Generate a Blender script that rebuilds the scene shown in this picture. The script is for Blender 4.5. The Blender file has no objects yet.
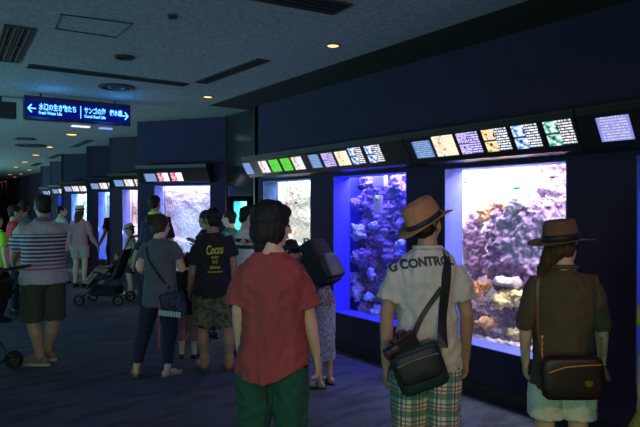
import bpy, bmesh, math, random
from mathutils import Vector, Matrix, noise
from mathutils.bvhtree import BVHTree
random.seed(7)
C = bpy.context.scene
col = C.collection
PI = math.pi
# ------------------------------------------------------------------ camera
A = math.radians(34.77); SA, CA = math.sin(A), math.cos(A); F = 605.0; EYE = 1.6
cam_d = bpy.data.cameras.new('camera'); cam_d.sensor_width = 36; cam_d.lens = F/640*36
cam = bpy.data.objects.new('camera', cam_d); col.objects.link(cam)
cam.location = (0, 0, EYE)
cam.rotation_euler = (math.radians(90-0.62), 0, -A)
cam_d.clip_start = 0.05; cam_d.clip_end = 200
C.camera = cam
# ------------------------------------------------------------------ world, exposure
w = bpy.data.worlds.new('world'); C.world = w; w.use_nodes = True
w.node_tree.nodes['Background'].inputs[0].default_value = (0.02, 0.045, 0.11, 1)
w.node_tree.nodes['Background'].inputs[1].default_value = 0.10
C.view_settings.view_transform = 'Standard'; C.view_settings.look = 'None'
C.view_settings.gamma = 1; C.view_settings.use_curve_mapping = False
C.view_settings.exposure = 0.0
# ------------------------------------------------------------------ hall lights
def light(name, kind, loc, energy, color, size=1, target=None, size_y=None, spot=None, blend=.6):
    d = bpy.data.lights.new(name, kind); d.energy = energy; d.color = color
    if kind == 'AREA':
        d.size = size
        if size_y: d.shape = 'RECTANGLE'; d.size_y = size_y
    elif kind in ('POINT', 'SPOT'): d.shadow_soft_size = size
    if kind == 'SPOT': d.spot_size = math.radians(spot or 60); d.spot_blend = blend
    o = bpy.data.objects.new(name, d); col.objects.link(o); o.location = loc
    if target is not None:
        v = Vector(target)-Vector(loc); o.rotation_euler = v.to_track_quat('-Z', 'Y').to_euler()
    return o
# unseen area lights added on the left to wash the ceiling teal
light('ceiling_fill_teal', 'AREA', (-3.6, 9.5, 0.9), 170, (0.20, 0.55, 0.66), 5.0, (0.2, 10, 3.0), 1.4).data.spread = 2.0
light('ceiling_fill_near', 'AREA', (-3.0, 2.5, 0.8), 42, (0.18, 0.44, 0.60), 4.0, (0.8, 5.0, 3.2), 1.2).data.spread = 2.0
light('ceiling_fill_far', 'AREA', (-2.0, 22, 0.8), 520, (0.34, 0.72, 0.72), 6.0, (2.0, 20, 3.0), 1.2)
# greenish exhibit lamp behind the photographer, to the left
light('exhibit_glow_green', 'AREA', (-2.2, -2.2, 1.3), 56, (0.55, 1.0, 0.52), 1.2, (2.2, 2.8, 0.9), 0.9)
# warm ceiling spot behind the photographer
light('warm_spot', 'SPOT', (0.6, -1.6, 2.9), 170, (1.0, 0.50, 0.32), 0.15, (2.2, 2.7, 1.2), None, 62, .9)
light('violet_spot', 'SPOT', (1.2, 0.9, 2.9), 60, (0.30, 0.26, 1.0), 0.25, (1.8, 5.2, 0.0), None, 95, 1.0)

# ------------------------------------------------------------------ helpers
def ray(px): r = (px-320)/F; return SA+r*CA, CA-r*SA
def P(px, D, z=0): x, y = ray(px); return Vector((x*D, y*D, z))
CEIL = 2.97
def atc(px, py, z=CEIL): return P(px, (z-EYE)*F/(207-py), z)      # point of a ceiling detail
def onX(px, X):                                                   # Y on the plane x = X
    x, y = ray(px); return X/x*y

_m = {}
def nt(name, rough=.6, metal=0):
    m = bpy.data.materials.new(name); m.use_nodes = True
    t = m.node_tree; b = t.nodes['Principled BSDF']
    b.inputs['Roughness'].default_value = rough; b.inputs['Metallic'].default_value = metal
    return m, t, b
def nd(t, typ, **k):
    n = t.nodes.new(typ)
    for a, v in k.items():
        if a.startswith('i_'): n.inputs[int(a[2:])].default_value = v
        else: setattr(n, a, v)
    return n
def mth(t, op, a, b=None, c=None):
    n = t.nodes.new('ShaderNodeMath'); n.operation = op
    for i, v in enumerate((a, b, c)):
        if v is None: continue
        if isinstance(v, (int, float)): n.inputs[i].default_value = v
        else: t.links.new(v, n.inputs[i])
    return n.outputs[0]
def mix(t, f, a, b):
    n = t.nodes.new('ShaderNodeMix'); n.data_type = 'RGBA'
    for s, v in ((0, f), (6, a), (7, b)):
        if isinstance(v, (int, float)): n.inputs[s].default_value = v
        elif isinstance(v, tuple): n.inputs[s].default_value = (*v[:3], 1)
        else: t.links.new(v, n.inputs[s])
    return n.outputs[2]
def coords(t, scale=(1, 1, 1), kind='Object'):
    tc = t.nodes.new('ShaderNodeTexCoord'); mp = t.nodes.new('ShaderNodeMapping')
    mp.inputs['Scale'].default_value = scale
    t.links.new(tc.outputs[kind], mp.inputs[0]); return mp.outputs[0]
def noi(t, vec, scale, detail=3, rough=.5, out=0):
    n = nd(t, 'ShaderNodeTexNoise'); n.inputs['Scale'].default_value = scale
    n.inputs['Detail'].default_value = detail; n.inputs['Roughness'].default_value = rough
    t.links.new(vec, n.inputs['Vector']); return n.outputs[out]
def ramp(t, f, stops, interp='LINEAR'):
    n = nd(t, 'ShaderNodeValToRGB'); cr = n.color_ramp; cr.interpolation = interp
    while len(cr.elements) < len(stops): cr.elements.new(0.5)
    for e, (p, c) in zip(cr.elements, stops): e.position = p; e.color = (*c[:3], 1)
    t.links.new(f, n.inputs[0]); return n.outputs[0]
def bump(t, b, h, strength, dist=.01):
    n = nd(t, 'ShaderNodeBump'); n.inputs['Strength'].default_value = strength; n.inputs['Distance'].default_value = dist
    t.links.new(h, n.inputs['Height']); t.links.new(n.outputs[0], b.inputs['Normal'])
def M(name, c, rough=.6, c2=None, scale=6, stretch=(1, 1, 1), bmp=0, bscale=60, metal=0, emit=0, sheen=0):
    if name in _m: return _m[name]
    m, t, b = nt(name, rough, metal)
    v = coords(t, stretch)
    if c2 is None: c2 = tuple(x*.8 for x in c)
    f = ramp(t, noi(t, v, scale), [(.35, (0, 0, 0)), (.65, (1, 1, 1))])
    t.links.new(mix(t, f, c, c2), b.inputs['Base Color'])
    if bmp: bump(t, b, noi(t, v, bscale, 2), bmp)
    if emit:
        b.inputs['Emission Color'].default_value = (*c, 1); b.inputs['Emission Strength'].default_value = emit
    if sheen: b.inputs['Sheen Weight'].default_value = sheen
    _m[name] = m; return m

class G:
    def __init__(s): s.v = []; s.f = []
    def ring(s, pts): b = len(s.v); s.v += [tuple(p) for p in pts]; return list(range(b, b+len(pts)))
    def loft(s, rings, cap=True):
        idx = [s.ring(r) for r in rings]
        for a, b in zip(idx, idx[1:]):
            n = len(a)
            for i in range(n): s.f.append((a[i], a[(i+1) % n], b[(i+1) % n], b[i]))
        if cap:
            for r, rev in ((idx[0], True), (idx[-1], False)):
                s.f.append(tuple(reversed(r)) if rev else tuple(r))
        return s
    def tube(s, pts, rad, n=12, caps=True, flat=1.0, up=None, flatend=False):
        pts = [Vector(p) for p in pts]
        if not isinstance(rad, (list, tuple)): rad = [rad]*len(pts)
        rings = []; prev = None
        for i, p in enumerate(pts):
            d = (pts[min(i+1, len(pts)-1)]-pts[max(i-1, 0)]).normalized()
            if prev is None:
                u = Vector(up) if up else (Vector((1, 0, 0)) if abs(d.x) < .8 else Vector((0, 1, 0)))
            else: u = prev
            u = (u-d*u.dot(d)).normalized(); prev = u; v = d.cross(u)
            def rg(c, r): return [c+u*math.cos(k*2*PI/n)*r+v*math.sin(k*2*PI/n)*r*flat for k in range(n)]
            if i == 0 and caps:
                rings += [rg(p-d*rad[0]*.92, rad[0]*.35), rg(p-d*rad[0]*.6, rad[0]*.78)]
            rings.append(rg(p, rad[i]))
            if i == len(pts)-1 and caps and not flatend:
                rings += [rg(p+d*rad[i]*.6, rad[i]*.78), rg(p+d*rad[i]*.92, rad[i]*.35)]
        return s.loft(rings)
    def ell(s, c, r, mat=None, n=14):
        c = Vector(c); rings = []
        for j in range(1, 9):
            ph = -PI/2+PI*j/9
            rg = []
            for k in range(n):
                p = Vector((math.cos(ph)*math.cos(2*PI*k/n)*r[0], math.cos(ph)*math.sin(2*PI*k/n)*r[1], math.sin(ph)*r[2]))
                p = p+c
                rg.append(mat @ p if mat else p)
            rings.append(rg)
        return s.loft(rings)
    def box(s, c, d, mat=None):
        cx, cy, cz = c; x, y, z = d[0]/2, d[1]/2, d[2]/2
        q = [[(cx-x, cy-y, cz-z), (cx+x, cy-y, cz-z), (cx+x, cy+y, cz-z), (cx-x, cy+y, cz-z)],
             [(cx-x, cy-y, cz+z), (cx+x, cy-y, cz+z), (cx+x, cy+y, cz+z), (cx-x, cy+y, cz+z)]]
        if mat: q = [[mat @ Vector(p) for p in r] for r in q]
        return s.loft(q)
    def quad(s, a, b, c, d): r = s.ring([a, b, c, d]); s.f.append(tuple(r)); return s
    def mesh(s, name='m'):
        m = bpy.data.meshes.new(name); m.from_pydata(s.v, [], s.f); m.update(); return m
def tag(o, label=None, cat=None, group=None, kind=None):
    for k, v in (('label', label), ('category', cat), ('group', group), ('kind', kind)):
        if v: o[k] = v
    return o
def put(name, mesh, mat, parent=None, smooth=False, bevel=0):
    o = bpy.data.objects.new(name, mesh); col.objects.link(o); o.parent = parent
    if mat and not mesh.materials: mesh.materials.append(mat)
    if smooth: mesh.polygons.foreach_set('use_smooth', [True]*len(mesh.polygons))
    if bevel:
        b = o.modifiers.new('b', 'BEVEL'); b.width = bevel; b.segments = 2; b.limit_method = 'ANGLE'
    return o
def fixn(mesh):
    bm = bmesh.new(); bm.from_mesh(mesh); bmesh.ops.recalc_face_normals(bm, faces=bm.faces); bm.to_mesh(mesh); bm.free(); return mesh
def empty(name, loc, rz=0, label=None, cat=None, group=None, kind=None):
    o = bpy.data.objects.new(name, None); col.objects.link(o); o.location = loc; o.rotation_euler = (0, 0, rz); o.empty_display_size = .1
    return tag(o, label, cat, group, kind)
def evalmesh(o):
    dg = bpy.context.evaluated_depsgraph_get(); dg.update()
    return bpy.data.meshes.new_from_object(o.evaluated_get(dg))
def remesh(g, vox, it=3, disp=None):
    me = g.mesh(); o = bpy.data.objects.new('tmp', me); col.objects.link(o)
    r = o.modifiers.new('r', 'REMESH'); r.mode = 'VOXEL'; r.voxel_size = vox
    s = o.modifiers.new('s', 'SMOOTH'); s.factor = .5; s.iterations = it
    out = evalmesh(o); bpy.data.objects.remove(o); bpy.data.meshes.remove(me)
    if disp:
        vs = [v.co.copy() for v in out.vertices]; ns = [v.normal.copy() for v in out.vertices]
        for v, c, n in zip(out.vertices, vs, ns): v.co = c+n*disp(c, n)
        out.update()
    return out
def join(mesh, g):
    bm = bmesh.new(); bm.from_mesh(mesh); m2 = g.mesh(); bmesh.ops.recalc_face_normals
    bm.from_mesh(m2); bm.to_mesh(mesh); bm.free(); bpy.data.meshes.remove(m2); mesh.update(); return mesh
def text_mesh(body, size, align='CENTER', shear=0, bold=0, extrude=0):
    c = bpy.data.curves.new('lettering', 'FONT'); c.body = body; c.size = size; c.align_x = align; c.align_y = 'CENTER'
    c.shear = shear; c.offset = bold; c.extrude = extrude; c.resolution_u = 3
    o = bpy.data.objects.new('tmp', c); col.objects.link(o); m = evalmesh(o); bpy.data.objects.remove(o)
    return m
def frame(o, u, n):
    """matrix with local x = u, y = n, z up"""
    m = Matrix.Identity(4)
    for i in range(3): m[i][0] = (u[0], u[1], 0)[i]; m[i][1] = (n[0], n[1], 0)[i]; m[i][2] = (0, 0, 1)[i]; m[i][3] = o[i]
    return m

# ------------------------------------------------------------------ shared materials
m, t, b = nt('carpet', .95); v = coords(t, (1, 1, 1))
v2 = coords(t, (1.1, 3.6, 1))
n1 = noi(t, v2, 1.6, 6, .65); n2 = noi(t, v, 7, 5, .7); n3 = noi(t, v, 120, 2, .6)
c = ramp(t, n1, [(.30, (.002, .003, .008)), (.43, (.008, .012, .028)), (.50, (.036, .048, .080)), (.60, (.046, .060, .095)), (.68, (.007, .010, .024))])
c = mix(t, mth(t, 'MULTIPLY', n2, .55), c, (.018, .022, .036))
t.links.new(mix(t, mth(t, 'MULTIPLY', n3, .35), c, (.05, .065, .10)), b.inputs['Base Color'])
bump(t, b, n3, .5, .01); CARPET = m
CEILM = M('ceiling_paint', (.34, .36, .36), .9, (.22, .245, .25), 26, bmp=.5, bscale=60)
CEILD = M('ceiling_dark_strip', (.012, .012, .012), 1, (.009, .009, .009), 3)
WALLM = M('navy_wall', (.018, .0125, .050), .9, (.015, .010, .042), 2, bmp=.1, bscale=120)
WALLP = M('slate_panel', (.050, .056, .105), .7, (.04, .046, .09), 2, bmp=.1, bscale=120)
BLACK = M('black_metal', (.012, .012, .014), .35)
DARK = M('dark_grille', (.006, .007, .008), .7)
BRONZE = M('bronze_trim', (.10, .06, .035), .35, metal=.7)
REVEAL = M('blue_reveal', (.11, .14, .62), .5)
REVEALB = M('deep_blue_reveal', (.10, .10, .95), .4)
RUBBER = M('rubber', (.010, .010, .010), .7)
CHROME = M('grey_tube', (.16, .16, .17), .35, metal=.8)
m, t, b = nt('aquarium_glass', .05)
t.nodes.remove(b); tr = nd(t, 'ShaderNodeBsdfTransparent'); gl = nd(t, 'ShaderNodeBsdfGlossy'); gl.inputs['Roughness'].default_value = .03
mx = nd(t, 'ShaderNodeMixShader'); mx.inputs[0].default_value = .012; tr.inputs[0].default_value = (.97, .985, 1, 1)
t.links.new(tr.outputs[0], mx.inputs[1]); t.links.new(gl.outputs[0], mx.inputs[2]); t.links.new(mx.outputs[0], t.nodes['Material Output'].inputs[0]); GLASS = m

def emit_mat(name, c, s):
    if name in _m: return _m[name]
    m, t, b = nt(name); t.nodes.remove(b); e = nd(t, 'ShaderNodeEmission')
    e.inputs[0].default_value = (*c, 1); e.inputs[1].default_value = s
    t.links.new(e.outputs[0], t.nodes['Material Output'].inputs[0]); _m[name] = m; return m
def screen_mat(name, bg, photo, photo2, s=1.0, text=(1, 1, 1), textonly=False, dark=None):
    """an information panel: picture(s) at the left, rows of fine print at the right"""
    if name in _m: return _m[name]
    m, t, b = nt(name); t.nodes.remove(b)
    tc = nd(t, 'ShaderNodeTexCoord'); sp = nd(t, 'ShaderNodeSeparateXYZ'); t.links.new(tc.outputs['UV'], sp.inputs[0])
    x, y = sp.outputs[0], sp.outputs[1]
    rows = mth(t, 'GREATER_THAN', mth(t, 'FRACT', mth(t, 'MULTIPLY', y, 9.0)), .45)
    cells = nd(t, 'ShaderNodeCombineXYZ'); t.links.new(mth(t, 'MULTIPLY', x, 22), cells.inputs[0]); t.links.new(mth(t, 'FLOOR', mth(t, 'MULTIPLY', y, 9)), cells.inputs[1])
    chars = mth(t, 'GREATER_THAN', noi(t, cells.outputs[0], 1.7, 1), .45)
    txt = mth(t, 'MULTIPLY', rows, chars)
    if not textonly:
        half = mth(t, 'GREATER_THAN', x, .50)
        txt = mth(t, 'MULTIPLY', txt, half)
    else:
        txt = mth(t, 'MULTIPLY', txt, mth(t, 'MULTIPLY', mth(t, 'GREATER_THAN', x, .08), mth(t, 'LESS_THAN', x, .92)))
    cc = mix(t, txt, bg, text)
    if not textonly:
        pv = coords(t, (3, 3, 1), 'UV')
        ph = ramp(t, noi(t, pv, 1.6, 3), [(.38, bg), (.48, photo), (.6, photo2)])
        pm = mth(t, 'MULTIPLY', mth(t, 'LESS_THAN', x, .50), mth(t, 'GREATER_THAN', mth(t, 'ABSOLUTE', mth(t, 'SUBTRACT', y, .5)), .04))
        cc = mix(t, pm, cc, ph)
    e = nd(t, 'ShaderNodeEmission'); e.inputs[1].default_value = s; t.links.new(cc, e.inputs[0])
    t.links.new(e.outputs[0], t.nodes['Material Output'].inputs[0]); _m[name] = m; return m
S_WHITE = screen_mat('screen_white', (.55, .6, .75), (.9, .75, .55), (.25, .2, .2), 1.3, (.95, .95, 1))
S_TEAL = screen_mat('screen_teal', (.10, .20, .50), (.2, .5, .6), (.1, .2, .4), 1.0, (.40, .58, .85), True)
S_LAV = screen_mat('screen_lavender', (.28, .28, .75), (.3, .3, .8), (.2, .2, .6), 1.0, (.65, .68, .95), True)
S_GREEN = screen_mat('screen_green', (.04, .55, .03), (.2, .8, .1), (.1, .6, .05), 1.0, (.25, .9, .15))
S_PURP = screen_mat('screen_purple', (.10, .07, .40), (.75, .65, .9), (.3, .2, .8), 1.2, (.8, .75, 1))
S_WARM = screen_mat('screen_warm', (.80, .62, .40), (.95, .85, .7), (.5, .3, .2), 1.3, (1, .95, .85))
S_FISH = screen_mat('screen_fish', (.02, .03, .06), (.95, .75, .15), (.75, .45, .8), 1.4, (.95, .95, 1))
S_FISHB = screen_mat('screen_fish_blue', (.02, .03, .07), (.25, .45, .95), (.9, .85, .7), 1.4, (.95, .95, 1))
S_FISHG = screen_mat('screen_fish_green', (.03, .03, .05), (.1, .55, .45), (.95, .9, .75), 1.3, (.95, .95, .95))
S_RED = screen_mat('screen_red', (.75, .7, .85), (.9, .12, .2), (.15, .1, .3), 1.3, (1, 1, 1))

# ------------------------------------------------------------------ floor and ceiling
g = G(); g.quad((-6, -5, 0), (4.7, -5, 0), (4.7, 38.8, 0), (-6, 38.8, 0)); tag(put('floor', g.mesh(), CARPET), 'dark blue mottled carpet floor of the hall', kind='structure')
g = G(); g.box((-1.285, 17, CEIL+.05), (9.43, 44, .1)); g.box((4.115, 23.3, CEIL+.05), (1.37, 31.4, .1)); tag(put('ceiling', g.mesh(), CEILM), 'grey plaster ceiling', kind='structure')
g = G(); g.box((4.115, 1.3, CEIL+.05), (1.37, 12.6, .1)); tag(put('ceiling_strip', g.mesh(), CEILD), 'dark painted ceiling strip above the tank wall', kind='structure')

# ------------------------------------------------------------------ walls with tank openings
WZ0, WZ1, TH = .42, 1.94, .22
def segment(pl, pr, holes, mat, name, label, reveal, zb=WZ0, zt=WZ1):
    """wall from pl (viewer's left) to pr; holes = [(u0, u1)]; returns the frame matrix"""
    pl, pr = Vector((*pl, 0)), Vector((*pr, 0)); L = (pr-pl).length; u = (pr-pl)/L; n = Vector((-u.y, u.x, 0))
    m = frame(pl, u, n); g = G()
    xs = [0]
    for a, bb in holes: xs += [a, bb]
    xs.append(L)
    for i in range(0, len(xs)-1):
        a, bb = xs[i], xs[i+1]
        if bb-a < 1e-4: continue
        if i % 2 == 0: g.box(((a+bb)/2, TH/2, CEIL/2), (bb-a, TH, CEIL))
        else:
            g.box(((a+bb)/2, TH/2, zb/2), (bb-a, TH, zb)); g.box(((a+bb)/2, TH/2, (zt+CEIL)/2), (bb-a, TH, CEIL-zt))
    o = put(name, g.mesh(), mat); o.matrix_world = m; tag(o, label, kind='structure')
    g = G(); g.box((L/2, -.006, .06), (L-.01, .012, .12)); bo = put('baseboard_'+name[5:].split('.')[0], g.mesh(), BLACK); bo.matrix_world = m; tag(bo, kind='structure')
    for a, bb in holes: window(m, a, bb, zb, zt, reveal, label)
    return m, L
_wn = [0]
def window(m, a, bb, zb, zt, reveal, label):
    _wn[0] += 1
    r = empty('window_%d' % _wn[0], (0, 0, 0), kind='structure'); r.matrix_world = m
    g = G(); e = .008; y0, y1 = -.004, TH+.002
    g.box((a+e/2, (y0+y1)/2, (zb+zt)/2), (e, y1-y0, zt-zb)); g.box((bb-e/2, (y0+y1)/2, (zb+zt)/2), (e, y1-y0, zt-zb))
    g.box(((a+bb)/2, (y0+y1)/2, zb+e/2), (bb-a-2*e, y1-y0, e)); g.box(((a+bb)/2, (y0+y1)/2, zt-e/2), (bb-a-2*e, y1-y0, e))
    put('reveal', g.mesh(), reveal, r)
    g = G(); g.box(((a+bb)/2, TH-.012, (zb+zt)/2), (bb-a-2*e, .016, zt-zb-2*e)); put('glass_pane', g.mesh(), GLASS, r)

WX = 4.0; Y0 = 7.30; YB = -3.0
U = lambda y: Y0-y
mainholes = [(U(7.09), U(5.95)), (U(5.49), U(4.30)), (U(3.805), U(2.60)), (U(2.09), U(.90))]
MW, _ = segment((WX, Y0), (WX, YB), mainholes, WALLM, 'wall_right', 'dark navy wall with the large tank windows', REVEAL)
# deep blue reveal for the blue tank (second window)
for ch in bpy.data.objects['window_2'].children:
    if ch.name.startswith('reveal'): ch.data.materials[0] = REVEALB
for ch in bpy.data.objects['window_1'].children:
    if ch.name.startswith('reveal'): ch.data.materials[0] = M('sea_blue_reveal', (.04, .15, .50), .5)
PV = Vector((.88, -1.30, 0)); PL = PV.length
lefts = [(3.19, 9.65), (3.45, 12.2), (3.52, 14.23), (3.51, 16.79), (3.75, 19.55), (3.93, 21.97)]
mats = []
prevR = None
WALLPS = [M('slate_blue_panel', (.020, .015, .058), .9), M('slate_panel_b', (.034, .026, .046), .9), WALLM, M('blue_panel', (.014, .022, .07), .9), WALLM, WALLM]
def plainwall(a, b, mat, label):
    a, b = Vector((*a, 0)), Vector((*b, 0)); d = b-a; L = d.length
    g = G(); g.box((L/2, .03, CEIL/2), (L, .06, CEIL)); o = put('wall_return', g.mesh(), mat)
    u = d/L; o.matrix_world = frame(a, u, Vector((-u.y, u.x, 0))); return tag(o, label, kind='structure')
for i, (lx, ly) in enumerate(lefts):
    L_ = 1.57 if i else 1.565
    R_ = Vector((lx, ly, 0))+PV
    mm, _ = segment((lx, ly), (R_.x, R_.y), [(.26, 1.29)], WALLPS[i], 'wall_panel', 'saw-tooth wall panel holding a tank window', M('panel_reveal', (.16, .22, .80), .5))
    mats.append(mm)
    if i: plainwall((lx0, ly0), (R_.x, R_.y), WALLPS[i], 'short return wall between two saw-tooth panels')
    lx0, ly0 = lx, ly
plainwall((lx0, ly0), (4.6, 23.4), WALLM, 'return wall after the last tank panel')
plainwall((4.6, 38.6), (4.6, 23.4), WALLM, 'plain navy wall beyond the last tank panel')
# recess between the long wall and the first panel
BAY = M('bay_wall', (.012, .014, .022), .25)
plainwall((4.6, 9.75), (4.07, 8.35), WALLM, 'side wall of the dark recess')
segment((4.62, 9.60), (4.62, 7.30), [(.22, .87)], BAY, 'wall_recess', 'back wall of the dark recess', M('teal_reveal', (.1, .5, .6), .5), .62, 1.70)
plainwall((4.62, 7.30), (4.0, 7.30), WALLM, 'end of the long tank wall')
for k, (x, y) in enumerate(((4.05, 8.28), (4.03, 7.36))):
    g = G(); g.box((x, y, CEIL/2), (.05, .035, CEIL)); tag(put('trim_%d' % (k+1), g.mesh(), BRONZE), kind='structure')
g = G(); g.box((4.05, 7.82, 2.36), (.03, .86, 1.2)); tag(put('glass_transom', g.mesh(), M('smoked_glass', (.02, .02, .024), .12)), 'dark glossy panel above the recess between two bronze posts', 'wall panel')
g = G(); g.box((-1, 38.7, CEIL/2), (11.2, .12, CEIL)); tag(put('wall_back', g.mesh(), M('teal_end_wall', (.015, .06, .10), .7)), 'dark teal wall at the far end of the hall', kind='structure')

# ------------------------------------------------------------------ information light boxes
def uvquad(p, name, mat, parent):
    me = bpy.data.meshes.new(name); me.from_pydata([tuple(q) for q in p], [], [(0, 1, 2, 3)]); me.update()
    uv = me.uv_layers.new(name='u')
    for l, c in zip(uv.data, ((0, 0), (1, 0), (1, 1), (0, 1))): l.uv = c
    return put(name, me, mat, parent)
def infobox(m, u0, u1, screens, label, group, X_=True):
    r = empty('information_light_box', (0, 0, 0), 0, label, 'light box', group); r.matrix_world = m
    pj = -.35 if X_ else -.24
    pk = pj+.12
    pr = [(pj, 2.235), (pj, 2.195), (pk, 1.985), (-.002, 1.972), (-.002, 2.26)]
    g = G(); g.loft([[(u0, y, z) for y, z in pr], [(u1, y, z) for y, z in pr]]); put('housing', fixn(g.mesh()), BLACK, r)
    g = G(); g.box(((u0+u1)/2, pj-.002, 2.24), (u1-u0, .012, .012)); put('top_trim', g.mesh(), BRONZE, r)
    A_, B_ = Vector((0, pj, 2.195)), Vector((0, pk, 1.985)); d = B_-A_; nn = Vector((0, d.z, -d.y)).normalized()
    if nn.y > 0: nn = -nn
    for (a, bb, mt, s0, s1) in screens:
        p0, p1 = A_+d*s0+nn*.004, A_+d*s1+nn*.004
        uvquad([(a, p1.y, p1.z), (bb, p1.y, p1.z), (bb, p0.y, p0.z), (a, p0.y, p0.z)], 'screen', mt, r)
    return r
def us(a, b, mt, s0=.14, s1=.80, X=3.70): return (Y0-onX(a, X), Y0-onX(b, X), mt, s0, s1)
sc1 = [us(244.5, 252, S_TEAL), us(260, 268, S_WHITE), us(270.5, 279.5, S_GREEN), us(282, 291, S_GREEN), us(293, 303, S_WHITE), us(310, 320, S_TEAL),
       us(323, 334, S_PURP), us(336.5, 348.5, S_WARM), us(350.6, 363, S_FISHB, .06), us(367, 382, S_FISHB, .06)]
sc2 = [us(414, 432, S_TEAL), us(434.5, 455.5, S_WARM, .04), us(459, 480, S_PURP, .04), us(484.5, 509, S_FISH, .04), us(514, 539.5, S_FISHB, .04), us(546, 574, S_FISHG, .04)]
sc3 = [us(598, 631, S_LAV, .12, .82), us(648, 690, S_FISH, .06), us(700, 750, S_FISHB, .06)]
infobox(MW, Y0-7.05, Y0-3.98, sc1, 'long light box with ten small panels, two glowing green, above the woman in red', 'light boxes over the tank windows')
infobox(MW, Y0-3.97, Y0-2.33, sc2, 'black light box with a row of six fish identification panels above the bright coral window', 'light boxes over the tank windows')
infobox(MW, Y0-2.32, Y0-.3, sc3, 'black light box with a single lavender text panel, at the end beside the frame edge', 'light boxes over the tank windows')
pl = ['black light box with white and red panels over the lavender tank behind the pointing hand', 'small black light box above the narrow pink-white tank left of the neon-collared man',
      'small light box above the tank behind the held hands', 'light box above the bright cyan-white tank behind the woman in the pink top',
      'tiny light box over the narrow blue tank left of the white-shirted man', 'tiniest, furthest light box at the end of the tank row']
for i, mm in enumerate(mats):
    w3 = [(.20, .42, (S_TEAL if i != 3 else S_LAV), .36, .92), (.45, .65, (S_RED if i == 0 else S_WHITE), .32, .92), (.69, .90, (S_RED if i == 0 else S_WHITE), .32, .92)]
    infobox(mm, .08, 1.36, w3, pl[i], 'light boxes over the tank windows', False)
bm_ = frame((4.62, 9.52, 0), (0, -1, 0), (1, 0, 0))
rb = infobox(bm_, .28, .85, [(.26, .42, S_FISH, .1, .8), (.45, .62, S_FISHB, .1, .8)], 'small light box inside the dark recess above the teal tank', 'light boxes over the tank windows', False)
# green exit-type pilot lamp beside the second panel's box
g = G(); g.ell((0, 0, 0), (.02, .02, .03)); o = put('pilot_lamp', g.mesh(), emit_mat('green_lamp', (.05, 1, .1), 2)); o.matrix_world = mats[1] @ Matrix.Translation((.90, -.27, 2.22)); tag(o, 'tiny green pilot lamp on a far light box', 'lamp')

# ------------------------------------------------------------------ aquariums
def reef_mat(name, cols, scale=9, rough=.8, vor=28):
    if name in _m: return _m[name]
    m, t, b = nt(name, rough); v = coords(t)
    n = noi(t, v, scale, 5, .65); vn = nd(t, 'ShaderNodeTexVoronoi'); vn.inputs['Scale'].default_value = vor; t.links.new(v, vn.inputs['Vector'])
    st = [(.28+.46*i/(len(cols)-1), c) for i, c in enumerate(cols)]
    c1 = ramp(t, n, st); c2 = ramp(t, noi(t, v, scale*3.1, 4, .6), st)
    c = mix(t, .4, c1, c2)
    t.links.new(c, b.inputs['Base Color']); bump(t, b, vn.outputs['Distance'], .6, .015); _m[name] = m; return m
def rdisp(a1, s1, a2, s2):
    return lambda c, n: a1*noise.noise(c*s1)+a2*noise.noise(c*s2+Vector((5, 3, 1)))+a2*.5*noise.noise(c*s2*2.3)
def tank(m, a, bb, zb, zt, depth, label, wall, ext=.4, extr=.05, lights=(), side=None):
    """tank body behind an opening, walls open towards the glass, lamps inside"""
    r = empty('aquarium', (0, 0, 0), 0, label, 'aquarium', 'aquariums behind the tank windows'); r.matrix_world = m
    x0, x1, y0, y1, z0, z1 = a-ext, bb+extr, TH+.003, TH+depth, zb-.12, zt+.22
    g = G(); e = .02
    g.box(((x0+x1)/2, y1+e/2, (z0+z1)/2), (x1-x0+2*e, e, z1-z0+2*e))
    g.box((x0-e/2, (y0+y1)/2, (z0+z1)/2), (e, y1-y0, z1-z0)); g.box((x1+e/2, (y0+y1)/2, (z0+z1)/2), (e, y1-y0, z1-z0))
    g.box(((x0+x1)/2, (y0+y1)/2, z1+e/2), (x1-x0, y1-y0, e)); put('tank_wall', g.mesh(), wall, r)
    g = G(); g.box(((x0+x1)/2, (y0+y1)/2, z0-e/2), (x1-x0, y1-y0, e)); put('sand_bed', g.mesh(), M('sand', (.75, .70, .66), .9, (.6, .55, .55), 20, bmp=.4), r)
    for (en, colr, yy, tilt, zz, ww, hh) in lights:
        d = bpy.data.lights.new('tank_lamp', 'AREA'); d.shape = 'RECTANGLE'; d.size = (x1-x0)*ww; d.size_y = hh; d.energy = en; d.color = colr
        o = bpy.data.objects.new('tank_lamp', d); col.objects.link(o); o.parent = r; o.location = ((x0+x1)/2, yy, zz)
        o.rotation_euler = (math.radians(tilt), 0, 0)       # 0 = straight down, + tips towards the glass
    if side:                                  # added upright fill lights, unseen behind the jambs, to light the reef evenly
        for xx, sg in ((x0+.01, 1), (x1-.01, -1)):
            d = bpy.data.lights.new('side_fill', 'AREA'); d.shape = 'RECTANGLE'; d.size = .08; d.size_y = zt-zb; d.energy = side[0]; d.color = side[1]
            o = bpy.data.objects.new('side_fill', d); col.objects.link(o); o.parent = r; o.location = (xx, TH+side[2], (zb+zt)/2)
            o.rotation_euler = Vector((sg, .25, 0)).to_track_quat('-Z', 'Z').to_euler()
    return r
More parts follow.
